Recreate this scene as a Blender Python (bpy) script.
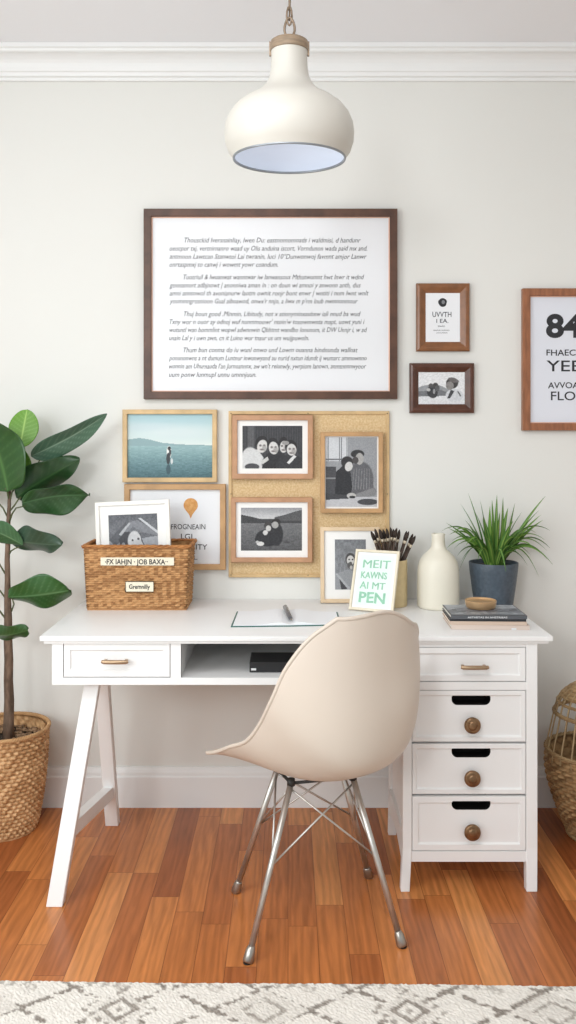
import bpy, bmesh, math, random
import numpy as np
from mathutils import Vector, Matrix, noise as mnoise

# ------------------------------------------------------------------ clear
for o in list(bpy.data.objects):
    bpy.data.objects.remove(o, do_unlink=True)
scn = bpy.context.scene
C = scn.collection
R = math.radians
PI = math.pi

# ------------------------------------------------------------------ camera
FPX, CH, CD, HX, HY = 869.0, 1.326, 3.15, 288.0, 440.0
cam_d = bpy.data.cameras.new('camera')
cam = bpy.data.objects.new('camera', cam_d)
C.objects.link(cam)
cam.location = (0, -CD, CH)
cam.rotation_euler = (PI / 2, 0, 0)
cam_d.sensor_fit = 'VERTICAL'
cam_d.sensor_height = 36.0
cam_d.lens = FPX / 1024 * 36.0
cam_d.shift_y = -(512 - HY) / 1024
cam_d.clip_start = 0.05
scn.camera = cam

# ------------------------------------------------------------------ world, light, exposure
world = bpy.data.worlds.new('world')
scn.world = world
world.use_nodes = True
bg = world.node_tree.nodes['Background']
bg.inputs[0].default_value = (0.88, 0.96, 1.0, 1)
bg.inputs[1].default_value = 0.70


def area(name, loc, target, sx, sy, power, col):
    d = bpy.data.lights.new(name, 'AREA')
    d.shape = 'RECTANGLE'
    d.size, d.size_y = sx, sy
    d.energy = power
    d.color = col
    o = bpy.data.objects.new(name, d)
    C.objects.link(o)
    o.location = loc
    o.rotation_euler = (Vector(target) - Vector(loc)).to_track_quat('-Z', 'Y').to_euler()
    return o


area('window_daylight', (-1.80, -2.25, 1.55), (1.2, -1.25, 0.95), 1.3, 1.7, 31, (0.93, 0.985, 1.0))
area('rear_window_daylight', (-1.40, -4.7, 2.15), (-0.3, 0, 0.6), 0.6, 0.7, 32, (0.94, 0.985, 1.0))

area('overhead_fill_light', (-0.35, -2.3, 2.68), (-0.35, -2.0, 0), 1.1, 1.1, 24, (0.98, 0.99, 1.0))  # added overhead fill to brighten desktop, floor and rug; no fixture modelled

scn.view_settings.view_transform = 'Standard'
scn.view_settings.look = 'None'
scn.view_settings.exposure = 0.0
scn.view_settings.gamma = 1.0
scn.view_settings.use_curve_mapping = False


# ------------------------------------------------------------------ helpers
def W(px, py, Y):
    """point of the room seen at pixel (px, py) standing at depth Y"""
    d = Y + CD
    return Vector(((px - HX) * d / FPX, Y, CH - (py - HY) * d / FPX))


def WX(px, Y):
    return (px - HX) * (Y + CD) / FPX


def WZ(py, Y):
    return CH - (py - HY) * (Y + CD) / FPX


def lin(c):
    return tuple((v / 12.92 if v <= 0.04045 else ((v + 0.055) / 1.055) ** 2.4) for v in c)


def rgb(r, g, b):
    return lin((r / 255, g / 255, b / 255)) + (1.0,)


def wm(o):
    m = Matrix.LocRotScale(o.location, o.rotation_euler, o.scale)
    return wm(o.parent) @ m if o.parent else m


def obj(name, bm, mats=None, parent=None, smooth=False, world=True, recalc=True):
    if recalc:
        bmesh.ops.recalc_face_normals(bm, faces=bm.faces)
    if smooth:
        for f in bm.faces:
            f.smooth = True
    me = bpy.data.meshes.new(name)
    bm.to_mesh(me)
    bm.free()
    o = bpy.data.objects.new(name, me)
    C.objects.link(o)
    if mats is not None:
        for m in (mats if isinstance(mats, (list, tuple)) else [mats]):
            me.materials.append(m)
    if parent:
        o.parent = parent
        if world:
            me.transform(wm(parent).inverted())
    return o


def autosmooth(o, ang=35):
    me = o.data
    b = bmesh.new()
    b.from_mesh(me)
    for f in b.faces:
        f.smooth = True
    for e in b.edges:
        if len(e.link_faces) == 2 and e.calc_face_angle(0) > R(ang):
            e.smooth = False
    b.to_mesh(me)
    b.free()
    return o


def thing(name, label, cat, loc=(0, 0, 0), rot=(0, 0, 0), group=None):
    o = bpy.data.objects.new(name, None)
    C.objects.link(o)
    o.empty_display_size = 0.05
    o.location = loc
    o.rotation_euler = rot
    o['label'] = label
    o['category'] = cat
    if group:
        o['group'] = group
    return o


def tag(o, label, cat, group=None, kind=None):
    o['label'] = label
    o['category'] = cat
    if group:
        o['group'] = group
    if kind:
        o['kind'] = kind
    # origin to the base centre
    vs = [v.co for v in o.data.vertices]
    c = Vector(((min(v.x for v in vs) + max(v.x for v in vs)) / 2,
                (min(v.y for v in vs) + max(v.y for v in vs)) / 2,
                min(v.z for v in vs)))
    o.data.transform(Matrix.Translation(-c))
    o.location = o.location + c
    return o


def struct(name, bm, mat, smooth=False):
    o = obj(name, bm, mat, smooth=smooth)
    o['kind'] = 'structure'
    return o


def add_box(bm, x0, x1, y0, y1, z0, z1, bev=0.0, mi=0, mat=None, seg=2):
    vs = [bm.verts.new(p) for p in ((x0, y0, z0), (x1, y0, z0), (x1, y1, z0), (x0, y1, z0),
                                    (x0, y0, z1), (x1, y0, z1), (x1, y1, z1), (x0, y1, z1))]
    fs = [bm.faces.new([vs[i] for i in q]) for q in
          ((3, 2, 1, 0), (4, 5, 6, 7), (0, 1, 5, 4), (1, 2, 6, 5), (2, 3, 7, 6), (3, 0, 4, 7))]
    for f in fs:
        f.material_index = mi
    if mat is not None:
        bmesh.ops.transform(bm, matrix=mat, verts=vs)
    if bev > 0:
        es = list({e for f in fs for e in f.edges})
        bmesh.ops.bevel(bm, geom=es, offset=bev, segments=seg, profile=0.7, affect='EDGES')
    return vs


def add_prism(bm, pts_a, pts_b, mi=0):
    """solid between two matching outlines"""
    a = [bm.verts.new(p) for p in pts_a]
    b = [bm.verts.new(p) for p in pts_b]
    n = len(a)
    fs = [bm.faces.new(a[::-1]), bm.faces.new(b)]
    for i in range(n):
        fs.append(bm.faces.new((a[i], a[(i + 1) % n], b[(i + 1) % n], b[i])))
    for f in fs:
        f.material_index = mi
    return fs


def add_tube(bm, pts, rad, n=10, mi=0, caps=True):
    pts = [Vector(p) for p in pts]
    if not isinstance(rad, (list, tuple)):
        rad = [rad] * len(pts)
    up = None
    rings = []
    for i, p in enumerate(pts):
        t = (pts[min(i + 1, len(pts) - 1)] - pts[max(i - 1, 0)]).normalized()
        if up is None:
            up = Vector((0, 0, 1)) if abs(t.z) < 0.9 else Vector((1, 0, 0))
        s = t.cross(up)
        if s.length < 1e-6:
            s = t.cross(Vector((0, 1, 0)))
        s.normalize()
        up = s.cross(t).normalized()
        rings.append([bm.verts.new(p + (s * math.cos(2 * PI * k / n) + up * math.sin(2 * PI * k / n)) * rad[i])
                      for k in range(n)])
    for a, b in zip(rings, rings[1:]):
        for k in range(n):
            f = bm.faces.new((a[k], a[(k + 1) % n], b[(k + 1) % n], b[k]))
            f.material_index = mi
            f.smooth = True
    if caps:
        bm.faces.new(rings[0][::-1]).material_index = mi
        bm.faces.new(rings[-1]).material_index = mi
    return rings


def add_lathe(bm, prof, c=(0, 0, 0), n=48, mi=0, disp=None):
    """profile [(r, z)...] turned about the vertical through c; r==0 closes"""
    rings = []
    for i, (r, z) in enumerate(prof):
        if r < 1e-6:
            rings.append([bm.verts.new((c[0], c[1], c[2] + z))])
        else:
            rings.append([bm.verts.new((c[0] + r * math.cos(2 * PI * k / n), c[1] + r * math.sin(2 * PI * k / n), c[2] + z))
                          for k in range(n)])
    for a, b in zip(rings, rings[1:]):
        for k in range(n):
            k2 = (k + 1) % n
            if len(a) == 1 and len(b) == 1:
                continue
            if len(a) == 1:
                f = bm.faces.new((a[0], b[k2], b[k]))
            elif len(b) == 1:
                f = bm.faces.new((a[k], a[k2], b[0]))
            else:
                f = bm.faces.new((a[k], a[k2], b[k2], b[k]))
            f.material_index = mi
    return rings


def grid_mesh(fn, nu, nv, closed_u=False, mi=0, bm=None):
    bm = bm or bmesh.new()
    nuu = nu if closed_u else nu + 1
    V = [[bm.verts.new(fn(i / nu, j / nv)) for i in range(nuu)] for j in range(nv + 1)]
    for j in range(nv):
        for i in range(nu):
            i2 = (i + 1) % nuu
            f = bm.faces.new((V[j][i], V[j][i2], V[j + 1][i2], V[j + 1][i]))
            f.material_index = mi
            f.smooth = True
    return bm


def interp(ts, vs, t):
    """Catmull-Rom through (ts, vs)"""
    if t <= ts[0]:
        return vs[0]
    if t >= ts[-1]:
        return vs[-1]
    for i in range(len(ts) - 1):
        if t <= ts[i + 1]:
            break
    h = ts[i + 1] - ts[i]
    u = (t - ts[i]) / h

    def slope(k):
        if k <= 0:
            return (vs[1] - vs[0]) / (ts[1] - ts[0])
        if k >= len(ts) - 1:
            return (vs[-1] - vs[-2]) / (ts[-1] - ts[-2])
        return (vs[k + 1] - vs[k - 1]) / (ts[k + 1] - ts[k - 1])
    m0, m1 = slope(i) * h, slope(i + 1) * h
    return ((2 * u ** 3 - 3 * u ** 2 + 1) * vs[i] + (u ** 3 - 2 * u ** 2 + u) * m0
            + (-2 * u ** 3 + 3 * u ** 2) * vs[i + 1] + (u ** 3 - u ** 2) * m1)


# ------------------------------------------------------------------ materials
def nodes_of(m):
    return m.node_tree.nodes, m.node_tree.links


def mat(name, col, rough=0.5, metal=0.0, spec=0.5, var=0.0, vscale=20.0, vstretch=(1, 1, 1), bump=0.0, bscale=200.0,
        bstretch=(1, 1, 1), coat=0.0, col2=None, trans=0.0, detail=3.0):
    m = bpy.data.materials.new(name)
    m.use_nodes = True
    N, L = nodes_of(m)
    b = N['Principled BSDF']
    b.inputs['Base Color'].default_value = col
    b.inputs['Roughness'].default_value = rough
    b.inputs['Metallic'].default_value = metal
    b.inputs['Specular IOR Level'].default_value = spec
    b.inputs['Coat Weight'].default_value = coat
    b.inputs['Coat Roughness'].default_value = 0.12
    if trans:
        b.inputs['Transmission Weight'].default_value = trans
    tc = N.new('ShaderNodeTexCoord')
    if var > 0 or col2 is not None:
        mp = N.new('ShaderNodeMapping')
        mp.inputs['Scale'].default_value = vstretch
        nz = N.new('ShaderNodeTexNoise')
        nz.inputs['Scale'].default_value = vscale
        nz.inputs['Detail'].default_value = detail
        rp = N.new('ShaderNodeValToRGB')
        rp.color_ramp.elements[0].position = 0.36
        rp.color_ramp.elements[1].position = 0.66
        c2 = col2 if col2 is not None else tuple(v * (1 - var) for v in col[:3]) + (1,)
        rp.color_ramp.elements[0].color = c2
        rp.color_ramp.elements[1].color = col
        L.new(tc.outputs['Object'], mp.inputs['Vector'])
        L.new(mp.outputs[0], nz.inputs['Vector'])
        L.new(nz.outputs['Fac'], rp.inputs[0])
        L.new(rp.outputs[0], b.inputs['Base Color'])
    if bump > 0:
        mp2 = N.new('ShaderNodeMapping')
        mp2.inputs['Scale'].default_value = bstretch
        n2 = N.new('ShaderNodeTexNoise')
        n2.inputs['Scale'].default_value = bscale
        n2.inputs['Detail'].default_value = 2
        bp = N.new('ShaderNodeBump')
        bp.inputs['Strength'].default_value = bump
        bp.inputs['Distance'].default_value = 0.002
        L.new(tc.outputs['Object'], mp2.inputs['Vector'])
        L.new(mp2.outputs[0], n2.inputs['Vector'])
        L.new(n2.outputs['Fac'], bp.inputs['Height'])
        L.new(bp.outputs[0], b.inputs['Normal'])
    return m


def attr_mat(name, rough=0.5, spec=0.5, coat=0.0, bump=0.0, bscale=300, sheen=0.0):
    m = mat(name, (1, 1, 1, 1), rough, spec=spec, coat=coat, bump=bump, bscale=bscale)
    N, L = nodes_of(m)
    a = N.new('ShaderNodeAttribute')
    a.attribute_name = 'Col'
    L.new(a.outputs['Color'], N['Principled BSDF'].inputs['Base Color'])
    if sheen:
        N['Principled BSDF'].inputs['Sheen Weight'].default_value = sheen
    return m


M = {}
M['wall'] = mat('wall_paint', rgb(231, 230, 225), 0.75, spec=0.25, bump=0.05, bscale=60)
M['ceil'] = mat('ceiling_paint', rgb(247, 247, 250), 0.85, spec=0.2)
M['trim'] = mat('trim_paint', rgb(241, 241, 240), 0.4, spec=0.4)
M['desk'] = mat('white_painted_wood', rgb(243, 242, 241), 0.38, spec=0.45, bump=0.03, bscale=40, bstretch=(1, 6, 6))
M['gap'] = mat('dark_gap', rgb(70, 62, 54), 0.9, spec=0.1)
M['hole'] = mat('cutout_shade', rgb(22, 20, 19), 0.8, spec=0.2)  # shade inside the drawer slots, put into the colour
M['bronze'] = mat('aged_bronze', rgb(150, 118, 88), 0.34, metal=0.85, var=0.35, vscale=60)
M['bronze2'] = mat('brushed_bronze', rgb(176, 150, 122), 0.35, metal=0.85)
M['steel'] = mat('brushed_steel', rgb(206, 202, 196), 0.36, metal=0.85, var=0.15, vscale=40)
M['foot'] = mat('metal_foot', rgb(170, 165, 158), 0.3, metal=0.9)
M['rubber'] = mat('dark_rubber', rgb(45, 42, 40), 0.6)
M['shell'] = mat('chair_plastic', rgb(216, 202, 188), 0.42, spec=0.4)
M['lamp'] = mat('lamp_enamel', rgb(210, 206, 197), 0.4, spec=0.4)
M['lamp_in'] = mat('lamp_inside', rgb(236, 241, 250), 0.45)
M['lamp_rim'] = mat('lamp_rim_metal', rgb(150, 155, 160), 0.35, metal=0.6)
M['lamp_cap'] = mat('lamp_cap_wood', rgb(160, 138, 114), 0.5, var=0.3, vscale=30, vstretch=(1, 1, 6))
M['chain'] = mat('lamp_chain', rgb(140, 122, 104), 0.4, metal=0.7)
M['walnut'] = mat('walnut', rgb(98, 65, 48), 0.42, var=0.4, vscale=18, vstretch=(1, 1, 1), bump=0.05, bscale=60)
M['walnut2'] = mat('mid_walnut', rgb(142, 92, 56), 0.28, spec=0.5, var=0.25, vscale=30, coat=0.1)
M['walnut3'] = mat('dark_walnut', rgb(92, 56, 42), 0.32, spec=0.4, var=0.25, vscale=40, coat=0.1)
M['cherry'] = mat('cherry_wood', rgb(164, 106, 72), 0.4, var=0.35, vscale=14, vstretch=(6, 6, 1))
M['copper'] = mat('copper_lip', rgb(222, 178, 156), 0.35, metal=0.2)
M['gold_oak'] = mat('golden_oak', rgb(222, 188, 138), 0.45, var=0.25, vscale=14, vstretch=(1, 1, 1))
M['oak'] = mat('light_oak', rgb(204, 160, 112), 0.45, var=0.22, vscale=16)
M['pale_oak'] = mat('pale_oak', rgb(232, 205, 170), 0.45, var=0.12, vscale=16)
M['rose_oak'] = mat('rosy_oak', rgb(200, 152, 116), 0.45, var=0.22, vscale=16)
M['cream_wood'] = mat('cream_wood', rgb(235, 224, 200), 0.45, var=0.08, vscale=16)
M['white_frame'] = mat('white_frame_paint', rgb(245, 242, 235), 0.4)
M['paper'] = mat('paper', rgb(240, 241, 244), 0.6, coat=0.15)
M['paper2'] = mat('poster_paper', rgb(226, 228, 236), 0.6, coat=0.2)
M['matboard'] = mat('mat_board', rgb(246, 244, 241), 0.7, coat=0.1)
M['ink'] = mat('grey_ink', rgb(66, 66, 72), 0.7)
M['ink_dark'] = mat('black_ink', rgb(44, 44, 48), 0.7)
M['ink_soft'] = mat('soft_ink', rgb(130, 130, 134), 0.7)
M['green_ink'] = mat('green_ink', rgb(156, 208, 180), 0.7, var=0.15, vscale=80)
M['mint'] = mat('mint_wash', rgb(232, 246, 238), 0.7, var=0.0)
M['orange'] = mat('orange_print', rgb(214, 148, 78), 0.6, col2=rgb(232, 178, 112), vscale=80)
M['photo'] = attr_mat('photo_print', 0.5, coat=0.15)
M['burlap'] = mat('burlap', rgb(230, 204, 162), 0.9, spec=0.1, col2=rgb(212, 180, 134), vscale=160, bump=0.5, bscale=420)
M['wicker'] = attr_mat('rattan_wicker', 0.6, spec=0.35)
M['tag'] = mat('cream_tag', rgb(238, 228, 206), 0.6)
M['tag_rim'] = mat('dark_rim', rgb(84, 66, 44), 0.4, metal=0.4)
M['ceramic'] = mat('cream_ceramic', rgb(232, 226, 210), 0.38, spec=0.4)
M['cup'] = mat('straw_cup', rgb(222, 200, 154), 0.55, var=0.08, vscale=40)
M['pot'] = mat('blue_grey_pot', rgb(80, 92, 104), 0.45, var=0.25, vscale=90, bump=0.6, bscale=90)
M['soil'] = mat('soil', rgb(56, 42, 32), 0.95, var=0.4, vscale=80, bump=0.8, bscale=90)
M['grass'] = attr_mat('spider_leaf', 0.42, spec=0.4)
M['leaf'] = attr_mat('fig_leaf', 0.34, spec=0.5)
M['bark'] = mat('bark', rgb(128, 104, 86), 0.8, col2=rgb(86, 68, 54), vscale=60, vstretch=(1, 1, 0.3), bump=0.7, bscale=120, bstretch=(1, 1, 0.3))
M['stem'] = mat('green_stem', rgb(92, 98, 62), 0.6, var=0.3, vscale=40)
M['brush'] = mat('dark_brush_wood', rgb(74, 56, 44), 0.5, var=0.4, vscale=60)
M['bristle'] = mat('brush_bristle', rgb(60, 48, 40), 0.8, var=0.5, vscale=150)
M['ferrule'] = mat('pale_ferrule', rgb(200, 186, 164), 0.4, metal=0.3)
M['brass'] = mat('brass_dish', rgb(218, 180, 136), 0.32, metal=0.7)
M['brass_in'] = mat('brass_inside', rgb(170, 128, 82), 0.45, metal=0.6)
M['book_dark'] = mat('charcoal_cover', rgb(86, 88, 92), 0.5)
M['book_black'] = mat('black_cover', rgb(40, 42, 46), 0.5)
M['book_beige'] = mat('beige_cover', rgb(206, 182, 164), 0.6)
M['book_pink'] = mat('blush_cover', rgb(214, 196, 184), 0.6)
M['pages'] = mat('pages', rgb(236, 230, 220), 0.8, var=0.08, vscale=400, vstretch=(0.02, 0.02, 1))
M['notebook'] = mat('green_notebook', rgb(38, 92, 84), 0.5)
M['page'] = mat('blank_page', rgb(246, 247, 250), 0.7)
M['blacknb'] = mat('black_leather', rgb(34, 34, 36), 0.45)
M['sticker'] = mat('white_sticker', rgb(226, 226, 226), 0.5)
M['pen_body'] = mat('pen_body', rgb(96, 96, 102), 0.3)
M['pen_metal'] = mat('pen_metal', rgb(196, 196, 198), 0.25, metal=0.9)
M['rug'] = attr_mat('rug_wool', 0.95, spec=0.1, bump=0.8, bscale=260, sheen=0.2)
M['rug_back'] = mat('rug_binding', rgb(224, 206, 190), 0.9)
M['glass'] = mat('window_glass', (1, 1, 1, 1), 0.02, trans=1.0)


def floor_material():
    m = bpy.data.materials.new('oak_floorboards')
    m.use_nodes = True
    N, L = nodes_of(m)
    b = N['Principled BSDF']
    tc = N.new('ShaderNodeTexCoord')
    sep = N.new('ShaderNodeSeparateXYZ')
    L.new(tc.outputs['Object'], sep.inputs[0])

    def mth(op, a, bb=None, c=None):
        n = N.new('ShaderNodeMath')
        n.operation = op
        for i, v in enumerate((a, bb, c)):
            if v is None:
                continue
            if isinstance(v, (int, float)):
                n.inputs[i].default_value = v
            else:
                L.new(v, n.inputs[i])
        return n.outputs[0]
    PW = 0.079
    u = mth('DIVIDE', sep.outputs['X'], PW)
    col = mth('FLOOR', u)
    fx = mth('SUBTRACT', u, col)
    wn = N.new('ShaderNodeTexWhiteNoise')
    wn.noise_dimensions = '1D'
    L.new(col, wn.inputs['W'])
    v = mth('DIVIDE', sep.outputs['Y'], 0.62)
    v = mth('ADD', v, mth('MULTIPLY', wn.outputs['Value'], 7.31))
    row = mth('FLOOR', v)
    fy = mth('SUBTRACT', v, row)
    comb = N.new('ShaderNodeCombineXYZ')
    L.new(col, comb.inputs[0])
    L.new(row, comb.inputs[1])
    wn2 = N.new('ShaderNodeTexWhiteNoise')
    wn2.noise_dimensions = '2D'
    L.new(comb.outputs[0], wn2.inputs['Vector'])
    ramp = N.new('ShaderNodeValToRGB')
    els = ramp.color_ramp.elements
    els[0].position = 0.0
    els[0].color = rgb(146, 80, 42)
    els[1].position = 1.0
    els[1].color = rgb(206, 136, 78)
    for p, c in ((0.22, rgb(164, 94, 50)), (0.5, rgb(180, 108, 58)), (0.75, rgb(192, 120, 66))):
        e = els.new(p)
        e.color = c
    L.new(wn2.outputs['Value'], ramp.inputs[0])
    # grain
    off = N.new('ShaderNodeCombineXYZ')
    L.new(mth('ADD', mth('MULTIPLY', sep.outputs['X'], 1.0), mth('MULTIPLY', wn2.outputs['Value'], 9.0)), off.inputs[0])
    L.new(mth('MULTIPLY', sep.outputs['Y'], 0.09), off.inputs[1])
    L.new(mth('MULTIPLY', wn2.outputs['Value'], 31.0), off.inputs[2])
    g1 = N.new('ShaderNodeTexNoise')
    g1.inputs['Scale'].default_value = 75
    g1.inputs['Detail'].default_value = 4
    g1.inputs['Distortion'].default_value = 0.6
    L.new(off.outputs[0], g1.inputs['Vector'])
    g2 = N.new('ShaderNodeTexWave')
    g2.wave_type = 'BANDS'
    g2.bands_direction = 'X'
    g2.inputs['Scale'].default_value = 14
    g2.inputs['Distortion'].default_value = 9
    g2.inputs['Detail'].default_value = 2
    g2.inputs['Detail Scale'].default_value = 1.6
    L.new(off.outputs[0], g2.inputs['Vector'])
    gr = mth('ADD', mth('MULTIPLY', mth('SUBTRACT', g1.outputs['Fac'], 0.5), 0.75),
             mth('MULTIPLY', mth('SUBTRACT', g2.outputs['Fac'], 0.5), 0.22))
    gain = mth('ADD', 1.0, gr)
    mul = N.new('ShaderNodeVectorMath')
    mul.operation = 'SCALE'
    L.new(ramp.outputs[0], mul.inputs[0])
    L.new(gain, mul.inputs['Scale'])
    # gaps
    ex = mth('MINIMUM', fx, mth('SUBTRACT', 1.0, fx))
    ey = mth('MINIMUM', fy, mth('SUBTRACT', 1.0, fy))
    gx = mth('LESS_THAN', ex, 0.012)
    gy = mth('LESS_THAN', ey, 0.0016)
    gap = mth('MAXIMUM', gx, gy)
    mix = N.new('ShaderNodeMix')
    mix.data_type = 'RGBA'
    L.new(mth('MULTIPLY', gap, 0.55), mix.inputs['Factor'])
    L.new(mul.outputs[0], mix.inputs['A'])
    mix.inputs['B'].default_value = rgb(70, 36, 20)
    L.new(mix.outputs['Result'], b.inputs['Base Color'])
    b.inputs['Roughness'].default_value = 0.27
    b.inputs['Specular IOR Level'].default_value = 0.4
    bp = N.new('ShaderNodeBump')
    bp.inputs['Strength'].default_value = 0.25
    bp.inputs['Distance'].default_value = 0.001
    L.new(mth('SUBTRACT', mth('MULTIPLY', g1.outputs['Fac'], 0.35), gap), bp.inputs['Height'])
    L.new(bp.outputs[0], b.inputs['Normal'])
    return m


M['floor'] = floor_material()

# ------------------------------------------------------------------ the room
XL, XR, YF, ZC = -1.95, 2.35, -3.9, 2.7275
bm = bmesh.new()
add_box(bm, XL - 0.1, XR + 0.1, YF, 0.1, -0.08, 0)
struct('floor', bm, M['floor'])
bm = bmesh.new()
add_box(bm, XL - 0.1, XR + 0.1, YF, 0.1, ZC, ZC + 0.08)
struct('ceiling', bm, M['ceil'])
bm = bmesh.new()
add_box(bm, XL - 0.1, XR + 0.1, 0, 0.1, 0, ZC)
struct('wall_back', bm, M['wall'])
bm = bmesh.new()
add_box(bm, XR, XR + 0.1, YF, 0, 0, ZC)
struct('wall_right', bm, M['wall'])
# left wall with a tall window opening
WY0, WY1, WZ0, WZ1 = -3.1, -1.5, 0.65, 2.45
bm = bmesh.new()
add_box(bm, XL - 0.1, XL, YF, WY0, 0, ZC)
add_box(bm, XL - 0.1, XL, WY1, 0, 0, ZC)
add_box(bm, XL - 0.1, XL, WY0, WY1, 0, WZ0)
add_box(bm, XL - 0.1, XL, WY0, WY1, WZ1, ZC)
struct('wall_left', bm, M['wall'])
bm = bmesh.new()
for a, b2 in ((WY0, WY0 + 0.06), (WY1 - 0.06, WY1), ((WY0 + WY1) / 2 - 0.02, (WY0 + WY1) / 2 + 0.02)):
    add_box(bm, XL - 0.08, XL - 0.02, a, b2, WZ0, WZ1, 0.004)
for a, b2 in ((WZ0, WZ0 + 0.06), (WZ1 - 0.06, WZ1), ((WZ0 + WZ1) / 2 - 0.02, (WZ0 + WZ1) / 2 + 0.02)):
    add_box(bm, XL - 0.079, XL - 0.021, WY0, WY1, a, b2, 0.004)
struct('window_1', bm, M['trim'])


def molding(name, prof, x0, x1):
    bm = bmesh.new()
    add_prism(bm, [(x0, y, z) for y, z in prof], [(x1, y, z) for y, z in prof])
    return struct(name, bm, M['trim'])


cr = [(0, 2.6236), (-0.012, 2.6236), (-0.013, 2.634), (-0.022, 2.637), (-0.024, 2.648), (-0.030, 2.652)]
for k in range(7):
    a = k / 6 * PI / 2
    cr.append((-0.030 - 0.045 * (1 - math.cos(a)), 2.655 + 0.045 * math.sin(a)))
cr += [(-0.080, 2.703), (-0.082, 2.709), (-0.090, 2.712), (-0.090, ZC - 0.0005), (0, ZC - 0.0005)]
molding('trim_1', cr, XL, XR)
bb = [(0, 0), (-0.017, 0), (-0.017, 0.108), (-0.0155, 0.112), (-0.013, 0.114), (-0.012, 0.124), (-0.009, 0.134), (-0.006, 0.138),
      (-0.005, 0.143), (0, 0.143)]
molding('baseboard_back', bb, XL, XR)


# ------------------------------------------------------------------ painted prints
class Canvas:
    def __init__(s, w, h, bg):
        s.w, s.h = w, h
        s.a = np.zeros((h, w, 3)) + np.array(bg) / 255.0
        yy, xx = np.mgrid[0:h, 0:w]
        s.x = (xx + 0.5) / w
        s.y = (yy + 0.5) / h            # y runs down, as in the print
        s.rs = np.random.RandomState(3)

    def blend(s, m, c, al=1.0):
        m = np.clip(m, 0, 1)[..., None] * al
        s.a = s.a * (1 - m) + np.array(c) / 255.0 * m

    def ell(s, cx, cy, rx, ry, c, rot=0, soft=0.12, al=1.0):
        asp = s.h / s.w
        dx, dy = s.x - cx, (s.y - cy) * asp
        ca, sa = math.cos(rot), math.sin(rot)
        u, v = dx * ca + dy * sa, -dx * sa + dy * ca
        d = np.sqrt((u / rx) ** 2 + (v / (ry * asp)) ** 2)
        s.blend((1 - d) / soft + 0.5, c, al)

    def poly(s, pts, c, al=1.0):
        n = len(pts)
        ins = np.zeros((s.h, s.w), bool)
        for i in range(n):
            x0, y0 = pts[i]
            x1, y1 = pts[(i + 1) % n]
            if y0 == y1:
                continue
            cond = (s.y > min(y0, y1)) & (s.y <= max(y0, y1))
            xi = x0 + (s.y - y0) * (x1 - x0) / (y1 - y0)
            ins ^= cond & (s.x < xi)
        s.blend(ins.astype(float), c, al)

    def grad(s, y0, y1, c0, c1):
        t = np.clip((s.y - y0) / (y1 - y0), 0, 1)[..., None]
        m = ((s.y >= y0) & (s.y <= y1))[..., None]
        g = np.array(c0) / 255.0 * (1 - t) + np.array(c1) / 255.0 * t
        s.a = np.where(m, g, s.a)

    def noise(s, amp, kx=1, ky=1, mask=None):
        r = s.rs.rand(s.h // ky + 2, s.w // kx + 2) - 0.5
        r = np.kron(r, np.ones((ky, kx)))[:s.h, :s.w]
        if mask is not None:
            r = r * mask
        s.a = np.clip(s.a + r[..., None] * amp, 0, 1)

    def mesh(s, name, x0, x1, z0, z1, y, parent, m=None):
        """flat print in the local x-z plane at depth y"""
        w, h = s.w, s.h
        me = bpy.data.meshes.new(name)
        xs = np.linspace(x0, x1, w + 1)
        zs = np.linspace(z1, z0, h + 1)
        vs = [(float(a), y, float(b)) for b in zs for a in xs]
        fs = []
        for j in range(h):
            for i in range(w):
                k = j * (w + 1) + i
                fs.append((k, k + w + 1, k + w + 2, k + 1))
        me.from_pydata(vs, [], fs)
        ca = me.color_attributes.new('Col', 'FLOAT_COLOR', 'CORNER')
        A = s.a.reshape(-1, 3)
        A = np.where(A <= 0.04045, A / 12.92, ((A + 0.055) / 1.055) ** 2.4)
        A = np.concatenate([A, np.ones((A.shape[0], 1))], 1)
        ca.data.foreach_set('color', np.repeat(A, 4, axis=0).astype(np.float32).ravel())
        me.materials.append(m or M['photo'])
        o = bpy.data.objects.new(name, me)
        C.objects.link(o)
        o.parent = parent
        return o


def text_verts(s, bold=0.0, shear=0.0, space=1.0, res=3):
    cu = bpy.data.curves.new('t', 'FONT')
    cu.body = s
    cu.shear = shear
    cu.offset = bold
    cu.space_character = space
    cu.resolution_u = res
    cu.align_x = 'LEFT'
    o = bpy.data.objects.new('t', cu)
    C.objects.link(o)
    dg = bpy.context.evaluated_depsgraph_get()
    me = bpy.data.meshes.new_from_object(o.evaluated_get(dg))
    vs = [tuple(v.co) for v in me.vertices]
    fs = [tuple(p.vertices) for p in me.polygons]
    bpy.data.objects.remove(o, do_unlink=True)
    bpy.data.curves.remove(cu)
    bpy.data.meshes.remove(me)
    return vs, fs


def add_text(bm, s, x0, x1, zb, cap, y, bold=0.0, shear=0.0, space=1.0, wob=0.0, mi=0, res=3, mtx=None):
    """letters fitted between x0 and x1 with baseline zb and capital height cap, in the local x-z plane"""
    vs, fs = text_verts(s, bold, shear, space, res)
    if not vs:
        return
    a = min(v[0] for v in vs)
    b = max(v[0] for v in vs)
    sx = (x1 - x0) / (b - a)
    sz = cap / 0.70
    bv = []
    for v in vs:
        x = x0 + (v[0] - a) * sx
        z = zb + v[1] * sz + (wob * mnoise.noise(Vector((x * 90, zb * 50, 0))) if wob else 0)
        p = Vector((x, y, z))
        if mtx is not None:
            p = mtx @ p
        bv.append(bm.verts.new(p))
    for f in fs:
        try:
            nf = bm.faces.new([bv[i] for i in f])
            nf.material_index = mi
        except ValueError:
            pass


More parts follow.
